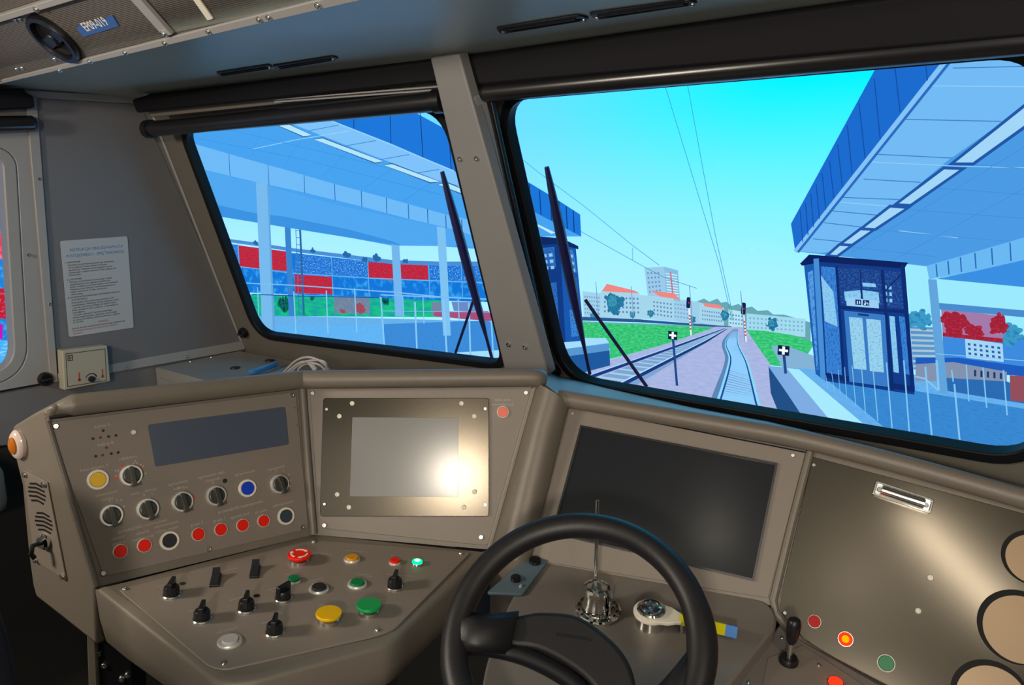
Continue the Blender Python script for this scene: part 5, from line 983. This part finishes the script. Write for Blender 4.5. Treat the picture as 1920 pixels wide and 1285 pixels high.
fa = pic('fascia', [([(-1.5342,0.6515),(-0.6511,0.3268),(-0.4505,0.2402),(0.0091,0.0095),(0.1724,-0.0678),(0.2974,-0.1316),(0.3044,-0.2187),(0.0542,-0.12),(-0.3714,0.0429),(-0.5599,0.102),(-0.7663,0.1696),(-1.0393,0.2511),(-1.2729,0.3205),(-1.5569,0.4073)], 0)], can, mats=[g('1c78dc')], label='dark blue canopy fascia')
pic('fascia_joints', [(strip(a, pxl*1.8), 0) for a in ([(-1.0175,0.3562),(-1.0201,0.2478)], [(-0.7649,0.3666),(-0.7663,0.1696)], [(-0.5703,0.3085),(-0.5598,0.1044)], [(-0.3968,0.2081),(-0.3872,0.0501)], [(0.0452,-0.0124),(0.0542,-0.12)], [(0.0972,-0.0361),(0.1064,-0.1386)], [(0.1511,-0.0595),(0.1604,-0.159)], [(0.1936,-0.0804),(0.203,-0.1751)], [(0.2303,-0.0991),(0.2372,-0.1912)], [(0.2641,-0.1154),(0.271,-0.205)])] + [(strip([(-1.5569,0.4073),(-1.2729,0.3205),(-1.0393,0.2511),(-0.7663,0.1696),(-0.5599,0.102),(-0.3714,0.0429)], pxl*2.2), 1)], fa, mats=[g('123c88'), g('96d4ff')])
pic('canopy_light', [([(0.0712,-0.1772),(0.0877,-0.1767),(0.1797,-0.2086),(0.1585,-0.2138)], 0)], can, mats=[g('c0f0ff')])
pic('column', [([(-1.8506,-0.0079),(-1.7341,-0.0193),(-1.7609,-0.8779),(-1.8843,-0.8927)], 0), ([(-1.7486,-0.0194),(-1.7341,-0.0193),(-1.7609,-0.8779),(-1.7812,-0.8803)], 1)], can, mats=[g('78bcf0'), g('64a8e0')], label='nearest pale canopy column')
pic('column', [([(-0.7831,-0.303),(-0.7282,-0.3055),(-0.716,-0.6503),(-0.7719,-0.6561)], 0)], can, mats=[g('74b8f0')])
pic('column', [([(-0.4811,-0.2049),(-0.4283,-0.2104),(-0.4056,-0.7096),(-0.4529,-0.7153)], 0)], can, mats=[g('80c4f4')])
# railings on the left platform
rl = pic('railing', [(strip(a, pxl*w_), 0) for a, w_ in (([(-2.3907,-0.5903),(-1.9497,-0.5857),(-1.5763,-0.5654),(-0.7781,-0.5364),(-0.4588,-0.532),(-0.1848,-0.5173)], 2.2), ([(-0.8738,-0.558),(-0.4086,-0.53),(-0.1542,-0.5145)], 2.2), ([(-0.8583,-0.6379),(-0.4604,-0.6007),(-0.1545,-0.5725)], 1.2))] + [(strip([(-1.9567,-0.6492),(-1.5817,-0.6257),(-0.8822,-0.5723)], pxl*2), 1)], mats=[g('7cc0f4'), g('1c58a4')], label='pale railing along the left platform')
pic('railing_posts', [(strip(a, pxl*w_), 0) for a, w_ in (([(-1.8999,-0.6036),(-1.9069,-0.8124)], 3), ([(-1.5653,-0.6003),(-1.5682,-0.8486)], 3.4), ([(-1.2873,-0.5711),(-1.2911,-0.8066)], 3.4), ([(-1.0627,-0.5412),(-1.0597,-0.7708)], 3.2), ([(-0.8705,-0.5685),(-0.8556,-0.8297)], 4), ([(-0.6334,-0.571),(-0.6274,-0.8214)], 4), ([(-0.4489,-0.5412),(-0.4312,-0.8108)], 4), ([(-0.2917,-0.5442),(-0.2853,-0.791)], 3.4), ([(-0.7159,-0.5522),(-0.7095,-0.6709)], 2), ([(-0.5795,-0.5427),(-0.5763,-0.6723)], 2), ([(-0.3561,-0.5328),(-0.3512,-0.6324)], 2), ([(-0.1609,-0.6119),(-0.1495,-0.7824)], 3))], rl, mats=[g('88ccf8')])
# left lift
lf = pic('lift_tower', [([(0.0074,-0.2515),(0.2014,-0.2383),(0.2377,-0.6601),(0.1646,-0.6692)], 0), ([(0.2014,-0.2383),(0.2798,-0.2606),(0.3294,-0.642),(0.2377,-0.6601)], 1)], mats=[g('123c86'), g('1a58b0')], label='dark blue glass lift tower on the left platform')
pic('lift_roof', [([(-0.0069,-0.2249),(0.2117,-0.2291),(0.2925,-0.2578),(0.2928,-0.2708),(0.2016,-0.2536),(-0.0067,-0.2703)], 0)], lf, mats=[g('0e2a66')])
pic('glass_pane', [(q, k % 2) for k, q in enumerate(([(0.1051,-0.276),(0.1752,-0.2658),(0.1845,-0.3494),(0.1196,-0.3536)], [(0.1173,-0.3989),(0.1501,-0.3943),(0.1621,-0.4859),(0.1349,-0.4929)], [(0.1558,-0.4186),(0.1881,-0.4116),(0.2074,-0.618),(0.1804,-0.6257)], [(0.2228,-0.2656),(0.2699,-0.2785),(0.2871,-0.3645),(0.2405,-0.3722)], [(0.2408,-0.3898),(0.2876,-0.3864),(0.3028,-0.4953),(0.2587,-0.504)], [(0.2538,-0.5224),(0.3032,-0.513),(0.3186,-0.623),(0.2664,-0.6338)]))] + [(q, 2) for q in quadgrid([(0.1108,-0.2958),(0.1702,-0.286),(0.1847,-0.3627),(0.1253,-0.3713)], 2, 3, .6, .5)] + [(q, 2) for q in quadgrid([(0.2283,-0.2807),(0.2701,-0.2871),(0.2872,-0.3689),(0.2458,-0.3762)], 2, 3, .5, .4)], lf, mats=[g('2e70c0', '1c4c98', nscale=150), g('3c88d8', '2058a8', nscale=150), g('8cccf8')])

# ---- right station: platform, canopy, lift
pic('right_sky_gap', [([(1.495,-0.247),(1.8533,-0.2099),(1.8816,-0.4551),(1.5432,-0.4973)], 0)], mats=[g('9cecff')])
rp_ = pic('station_platform', [([(1.0929,-0.6385),(1.1932,-0.6316),(1.559,-0.5993),(1.906,-0.6111),(1.9358,-0.868),(1.5583,-0.9222),(1.2075,-0.8257),(1.1108,-0.7333)], 0), ([(1.0931,-0.6404),(1.2278,-0.8024),(1.1404,-0.8029),(1.1071,-0.734)], 1), ([(1.0948,-0.6382),(1.1604,-0.6364),(1.3499,-0.8174),(1.2281,-0.8063)], 2), ([(1.1568,-0.6369),(1.1989,-0.6346),(1.4507,-0.8088),(1.3322,-0.8133)], 3), ([(1.2952,-0.6578),(1.564,-0.6511),(1.9115,-0.6587),(1.932,-0.8355),(1.5499,-0.8326)], 4)],
    mats=[g('68b2f0', '60aaec', nscale=40, stretch=(1, 5, 1)), g('225088'), g('7eaee4'), g('a8ecff'), g('3a8ad4', '3282cc', nscale=50, stretch=(1, 6, 1))], label='right station platform with a pale edge line')
board((1.1413,-0.576), px*10, px*8.5, (1.1545,-0.6565), 'black board with a white cross at the right platform end')
bd = pic('building', [([(1.5292,-0.4474),(1.6012,-0.4427),(1.6171,-0.5733),(1.5513,-0.583)], 0)] + [(strip([lerp((1.5302,-0.4576), (1.5503,-0.5727), k/7), lerp((1.6007,-0.4529), (1.6161,-0.5632), k/7)], px*3.4), 1) for k in range(8)], mats=[g('5a96cc'), g('a8c8dc')], label='striped block behind the right lift')
pic('building', [([(1.6177,-0.4308),(1.8879,-0.4544),(1.8987,-0.548),(1.633,-0.5539)], 0), ([(1.6822,-0.4667),(1.7802,-0.471),(1.7888,-0.5253),(1.6911,-0.5256)], 1)] + [(q, 2) for q in quadgrid([(1.686,-0.4762),(1.7782,-0.4778),(1.7854,-0.5192),(1.6933,-0.5186)], 6, 3, .45, .5)], mats=[g('3c8ce0'), g('a4d8f8'), g('2a5ca8')], label='block with small square windows under the red panel')
pic('shed', [([(1.5538,-0.5444),(1.6713,-0.5283),(1.8969,-0.5324),(1.9002,-0.5606),(1.8144,-0.5608),(1.559,-0.5993)], 0), ([(1.5557,-0.5649),(1.6583,-0.5436),(1.8,-0.5531),(1.8032,-0.5822),(1.561,-0.62)], 1), ([(1.6343,-0.5965),(1.8032,-0.5822),(1.906,-0.6111),(1.9097,-0.6428),(1.6531,-0.6365)], 2), ([(1.8078,-0.5618),(1.8998,-0.5575),(1.9082,-0.6301),(1.819,-0.639)], 3)] + [(q, 4) for q in quadgrid([(1.7104,-0.5597),(1.7939,-0.5589),(1.7958,-0.5767),(1.7124,-0.5795)], 5, 1, .35, 1)], mats=[g('1c5cc0'), g('8494b0'), g('2c6cb4'), g('94505c'), g('1c3c70')], label='long shed with a blue roof edge at the right')
for q, r in (((1.5544,-0.4241), 18), ((1.531,-0.4335), 10), ((1.7919,-0.4421), 20)): pic('tree', crown(q, r*px, 16, .9), mats=[g('3c9cc8', '2a80b8', nscale=70)])
rb = pic('red_board', [([(1.61,-0.3831),(1.7711,-0.3882),(1.7811,-0.4677),(1.6228,-0.4672)], 0), (strip([(1.6019,-0.3756),(1.879,-0.3771)], px*10), 1)], mats=[g('a47cac'), g('4a8cd0')], label='red tinted glass panel at the right edge')
pic('tree_shape', crown((1.6502,-0.4206), 20*px, 26, 1.05) + crown((1.7022,-0.4412), 15*px, 16, .7) + crown((1.7631,-0.4148), 14*px, 16, 1.3) + [([(1.6216,-0.4555),(1.7797,-0.4549),(1.7811,-0.4677),(1.6228,-0.4672)], 0)], rb, mats=[g('a02038', 'b83048', nscale=160)])
c2 = pic('station_canopy', [([(1.1547,-0.2316),(1.5468,0.3496),(1.6162,0.4047),(1.7889,0.4007),(1.8631,-0.2397),(1.5592,-0.2563)], 0)], mats=[g('4c9ce6')], label='right station canopy with its underside')
pic('soffit_edge_panels', [([(1.1547,-0.2316),(1.5468,0.3496),(1.7889,0.4007),(1.8073,0.2424),(1.5831,0.0583),(1.4484,-0.0747),(1.2844,-0.2248),(1.2425,-0.2323)], 0)], c2, mats=[g('74bcf6')])
pic('soffit_seams', [(strip(a, px*1.3), 0) for a in ([(1.5705,0.3207),(1.7997,0.3078)], [(1.4548,0.1826),(1.708,0.1653)], [(1.388,0.0808),(1.5964,0.0659)], [(1.3537,0.0055),(1.517,-0.0043)], [(1.2953,-0.0519),(1.462,-0.0564)], [(1.2656,-0.0952),(1.4046,-0.1055)], [(1.2433,-0.1339),(1.3601,-0.1438)], [(1.2131,-0.1877),(1.3153,-0.1937)])] + [(strip(a, px*1.2), 1) for a in ([(1.5045,0.2759),(1.8061,0.2524)], [(1.3618,0.0583),(1.6128,0.0424),(1.8313,0.0342)], [(1.2716,-0.0659),(1.4642,-0.0793)], [(1.4709,-0.1516),(1.6342,-0.1662)])], c2, mats=[g('3c7cc4'), g('94d0fc')])
pic('panel_joints', [(strip(a, px*1.0), 0) for a in ([(1.3348,-0.229),(1.8202,0.1303)], [(1.4638,-0.2422),(1.8337,0.0137)], [(1.3928,-0.1512),(1.7713,-0.1712)], [(1.4799,-0.0855),(1.8478,-0.1076)], [(1.5551,-0.0201),(1.8402,-0.0423)], [(1.6399,0.0483),(1.832,0.0284)], [(1.333,-0.2084),(1.5826,-0.2253)])], c2, mats=[g('4490da')])
for q in ([(1.6047,0.0534),(1.6491,0.0528),(1.8129,0.1937),(1.8069,0.2452)], [(1.4631,-0.0678),(1.495,-0.0689),(1.6167,0.0316),(1.577,0.0334)], [(1.3699,-0.1452),(1.4003,-0.1458),(1.4798,-0.0839),(1.4398,-0.0814)], [(1.3106,-0.1973),(1.3354,-0.1979),(1.3883,-0.1547),(1.3594,-0.1541)], [(1.2718,-0.236),(1.2921,-0.2366),(1.3263,-0.207),(1.2997,-0.2065)]):
    pic('canopy_light', [(offs(q, px*4.5), 0), (q, 1)], c2, mats=[g('2258a8'), g('a4d8fa')])
f2 = pic('fascia', [([(1.1374,-0.1408),(1.3644,0.3468),(1.428,0.4696),(1.6235,0.4615),(1.5477,0.3405),(1.1584,-0.2332)], 0), (strip([(1.1584,-0.2332),(1.5477,0.3405),(1.6245,0.4528)], px*7), 1), (strip([(1.1674,-0.2346),(1.5581,0.3337),(1.6378,0.4513)], px*4), 2)], c2, mats=[g('1c6cd0'), g('84c4f8'), g('2a6cc0')], label='dark blue canopy fascia')
pic('fascia_joints', [(strip(a, px*1.5), 0) for a in ([(1.4963,0.3449),(1.5073,0.2909)], [(1.4128,0.3459),(1.4409,0.2037)], [(1.3584,0.3096),(1.3917,0.126)], [(1.321,0.2371),(1.353,0.0683)], [(1.2914,0.1719),(1.3185,0.0223)], [(1.2669,0.1132),(1.2925,-0.018)], [(1.2461,0.0633),(1.2691,-0.0557)], [(1.2257,0.0245),(1.2468,-0.0922)], [(1.2097,-0.0098),(1.2287,-0.1222)], [(1.1949,-0.041),(1.2119,-0.149)], [(1.1799,-0.0708),(1.1965,-0.176)], [(1.1642,-0.0957),(1.1807,-0.1981)])], f2, mats=[g('1250a8')])
pic('cross_beam', [([(1.5575,-0.2547),(1.6399,-0.222),(1.7961,-0.1593),(1.8512,-0.1374),(1.8585,-0.2004),(1.8035,-0.225),(1.6864,-0.2641),(1.5689,-0.2953)], 0)] + [(strip(a, px*1.8), 1) for a in ([(1.5834,-0.2481),(1.59,-0.2855)], [(1.6142,-0.2365),(1.6211,-0.2767)], [(1.6457,-0.2233),(1.653,-0.2664)], [(1.682,-0.2085),(1.6896,-0.2542)], [(1.7228,-0.1922),(1.7307,-0.2405)], [(1.7664,-0.1745),(1.7748,-0.2268)])], c2, mats=[g('6cbaf4'), g('2a6cb8')])
pic('mesh_soffit', [([(1.5892,-0.2921),(1.6863,-0.2625),(1.8589,-0.2035),(1.8701,-0.3005),(1.8118,-0.299)], 0)], c2, mats=[g('3a90e4')])
pic('column', [([(1.566,-0.2955),(1.5894,-0.2938),(1.6554,-0.6447),(1.6302,-0.6454)], 0)], c2, mats=[g('62a6de')], label='pale canopy column at the right')
l2 = pic('lift_tower', [([(1.1895,-0.2693),(1.2351,-0.2487),(1.2902,-0.6604),(1.2569,-0.6411)], 0), ([(1.2351,-0.2487),(1.4923,-0.2505),(1.5634,-0.6618),(1.2902,-0.6604)], 1)], mats=[g('1c5cb4'), g('123c8a')], label='dark blue glass lift tower on the right platform')
pic('lift_roof', [([(1.1773,-0.2719),(1.2049,-0.2397),(1.5058,-0.248),(1.4969,-0.267),(1.2448,-0.2623),(1.1849,-0.2786)], 0)], l2, mats=[g('0c2260')])
pic('corner_post', [([(1.2199,-0.2531),(1.237,-0.2503),(1.2919,-0.6601),(1.2738,-0.6536)], 0)], l2, mats=[g('4890d8')])
gl_ = g('3a84d8', '2462b4', nscale=150, stretch=(2, .5, 1)); gl2 = g('8cccf4', '74b8e8', nscale=150)
pic('glass_pane', [([(1.246,-0.2765),(1.2921,-0.277),(1.3415,-0.6321),(1.2937,-0.6393)], 0), ([(1.2483,-0.3066),(1.2918,-0.3569),(1.3147,-0.4714),(1.2724,-0.4579)], 1), ([(1.2988,-0.2766),(1.4325,-0.2764),(1.4487,-0.3868),(1.3183,-0.392)], 2), ([(1.3253,-0.354),(1.3741,-0.3447),(1.3801,-0.3757),(1.3311,-0.3837)], 1), ([(1.3806,-0.3441),(1.4293,-0.347),(1.4355,-0.3811),(1.3869,-0.3786)], 1), ([(1.3785,-0.3199),(1.4173,-0.3204),(1.4215,-0.3321),(1.3812,-0.3319)], 1), ([(1.4389,-0.2776),(1.4856,-0.2778),(1.5055,-0.3916),(1.4584,-0.3893)], 2), ([(1.2043,-0.3008),(1.221,-0.2906),(1.2645,-0.625),(1.2593,-0.6258)], 3), ([(1.4675,-0.4195),(1.4832,-0.4196),(1.5124,-0.5993),(1.4965,-0.5981)], 1), ([(1.4954,-0.4167),(1.5142,-0.4181),(1.5468,-0.6011),(1.528,-0.5987)], 0)] + [(q, 1) for q in quadgrid([(1.4394,-0.3186),(1.4678,-0.3198),(1.4765,-0.3807),(1.4481,-0.3799)], 2, 3, .55, .55)], l2, mats=[gl_, gl2, g('1c3f86', '2a62b0', nscale=150), g('58a4e8', '1c58b0', nscale=140, stretch=(3, .4, 1))])
pic('frame_bar', [(strip(a, px*w_), 0) for a, w_ in (([(1.2951,-0.2733),(1.3501,-0.6529)], 4), ([(1.434,-0.2763),(1.4988,-0.6582)], 5), ([(1.3161,-0.4065),(1.5126,-0.4012)], 5), ([(1.2886,-0.6401),(1.5618,-0.6444)], 9), ([(1.4913,-0.2556),(1.5579,-0.6521)], 6), ([(1.4422,-0.3494),(1.4909,-0.2842)], 2), ([(1.3703,-0.2806),(1.3835,-0.3965)], 2))], l2, mats=[g('0e2c70')])
dr = pic('door', [([(1.3304,-0.4158),(1.4546,-0.4174),(1.4884,-0.6492),(1.3668,-0.6503)], 0), ([(1.3471,-0.4355),(1.3884,-0.4348),(1.4161,-0.6028),(1.3765,-0.6049)], 1), ([(1.3999,-0.4353),(1.4436,-0.436),(1.4683,-0.6041),(1.4262,-0.6049)], 1), ([(1.3741,-0.4203),(1.4068,-0.4205),(1.4074,-0.4275),(1.3747,-0.4274)], 2)], l2, mats=[g('3a7cc8'), g('9cd4f0', '78bce4', nscale=160), g('1c3c80')], label='glass lift doors')
sg = pic('lift_sign', [([(1.3334,-0.3711),(1.4317,-0.3745),(1.4354,-0.3984),(1.3374,-0.3991)], 0), ([(1.362,-0.3756),(1.3801,-0.3757),(1.3816,-0.3931),(1.3635,-0.3931)], 1), ([(1.3849,-0.3753),(1.4044,-0.3752),(1.406,-0.3926),(1.3865,-0.3927)], 1)], l2, mats=[g('9cd0f4'), g('14306c')], label='pale sign with two square pictograms')
pic('pictogram', [([(1.3674,-0.3804),(1.3706,-0.3801),(1.3715,-0.3906),(1.3682,-0.3909)], 0), ([(1.3739,-0.3798),(1.3771,-0.3795),(1.378,-0.3899),(1.3748,-0.3902)], 0), (strip([(1.3917,-0.3781),(1.3939,-0.3849),(1.4004,-0.3843),(1.4024,-0.3894)], px*1.4), 0), (blob((1.3926,-0.3886), px*1.6, 10, 0), 0)], sg, mats=[g('b8e4ff')])
r2 = pic('railing', [(strip([(1.5593,-0.6027),(1.5871,-0.6055),(1.6294,-0.6369)], px*2.5), 0), (strip([(1.6121,-0.5227),(1.8944,-0.5104)], px*1.2), 0)], mats=[g('8cc8f0')], label='pale railing posts along the right platform')
pic('railing_posts', [(strip(a, px*w_*.62), 0) for a, w_ in (([(1.2903,-0.6398),(1.3007,-0.6831)], 1.2), ([(1.3085,-0.6278),(1.3221,-0.689)], 1.3), ([(1.3282,-0.6157),(1.3417,-0.6969)], 1.5), ([(1.3477,-0.6036),(1.3633,-0.71)], 1.7), ([(1.3706,-0.5949),(1.3937,-0.7288)], 1.9), ([(1.3983,-0.5873),(1.4255,-0.749)], 2.2), ([(1.4324,-0.5824),(1.4651,-0.7673)], 2.4), ([(1.4732,-0.5696),(1.5115,-0.7967)], 3), ([(1.5224,-0.5557),(1.5626,-0.801)], 3.4), ([(1.585,-0.5677),(1.6276,-0.8021)], 4), ([(1.6694,-0.6099),(1.7053,-0.8036)], 4), ([(1.6578,-0.5674),(1.6659,-0.6036)], 3), ([(1.6946,-0.5452),(1.7134,-0.6572)], 2.6), ([(1.7387,-0.5472),(1.7615,-0.6691)], 2.8), ([(1.7913,-0.5478),(1.8156,-0.6828)], 3), ([(1.6141,-0.5429),(1.6294,-0.6369)], 5))], r2, mats=[g('84c8f6')])

# side screen beyond the side window, at the left edge
bm = B(); prism(bm, [(-3.0, -1.4), (1.1, -1.4), (1.1, 1.2), (-3.0, 1.2)], -.03, 0)
ss = tag(obj('side_screen', bm, g('5a90d8'), M=FSS), 'flat simulator screen beyond the side window at the left edge', 'screen')
scr_keep = scr; scr = ss; _h[0] = 0.0
pic('pink_sky', [([(-0.3911,0.0996),(0.3155,0.114),(0.2884,-0.296),(-0.4399,-0.2573)], 0)], mats=[g('4a70c8')])
nv = pic('noise_wall', [([(-0.4364,-0.2316),(0.3406,-0.2687),(0.2662,-0.9053),(-0.5111,-0.7786)], 0)], mats=[g('1a84e0', '48b0f4', nscale=30, lo=.5, hi=.68)], label='blue noise wall')
pic('red_panel', [([(-0.4364,-0.2316),(0.3386,-0.2866),(0.321,-0.4365),(-0.4561,-0.376)], 0), ([(-0.4764,-0.524),(0.3016,-0.6027),(0.2813,-0.7764),(-0.496,-0.668)], 1), ([(-0.4996,-0.6942),(0.2101,-0.7972),(0.2,-0.8821),(-0.5097,-0.768)], 2)], nv, mats=[g('f03858', 'e88098', nscale=20), g('c01c34', 'c86c84', nscale=60, lo=.52, hi=.7), g('c818b8')], label='red and magenta wall panels')
pic('platform', [([(-0.5119,-0.7838),(0.3503,-0.9127),(0.3061,-1.2978),(-0.5548,-1.0979)], 0)], mats=[g('48b4fc', '8cd8ff', nscale=20, stretch=(1, 5, 1))])
scr = scr_keep

# ------------------------------------------------------------------ windscreen wipers outside the glass
WIPE = mat('dark_wiper_rubber', '24225c', .4); FOL = frame(((-2.40237,1.34511,1.94667),(0.99875,0.04998,-0.0),(0.01594,-0.31851,0.94779),(0.04737,-0.9466,-0.3189))); FOR = frame(((-1.21259,1.39157,1.98477),(0.99875,-0.04998,0.0),(-0.01615,-0.32266,0.94638),(-0.0473,-0.94519,-0.32306)))
def wiper(pl, a, b, arm, lab):
    e = empty('windscreen_wiper', M=pl); tag(e, lab, 'wiper', 'windscreen wipers')
    A_, B_ = Vector(a + (0,)), Vector(b + (0,)); n = 14; ts = [k/n for k in range(n+1)]
    bm = B(); tube(bm, [A_.lerp(B_, t) for t in ts], [0.0050 + .0095*math.sin(math.pi*min(1, t*1.15 + .02))**.8 for t in ts], 8, flatten=.8); obj('blade', bm, WIPE, e)
    bm = B(); tube(bm, [arm[0] + (-.012,), arm[1] + (-.012,)], .0042, 8); obj('arm', bm, WIPE, e)
wiper(FOL, (1.0621,-0.2365), (1.0892,-0.7791), [(1.0746,-0.5734),(0.9357,-0.7983)], 'dark wiper leaning across the right part of the left windscreen')
wiper(FOR, (0.1829,-0.2684), (0.192,-0.8069), [(0.2116,-0.6009),(0.3479,-0.8204)], 'dark wiper leaning across the left part of the right windscreen')

bpy.context.view_layer.update()
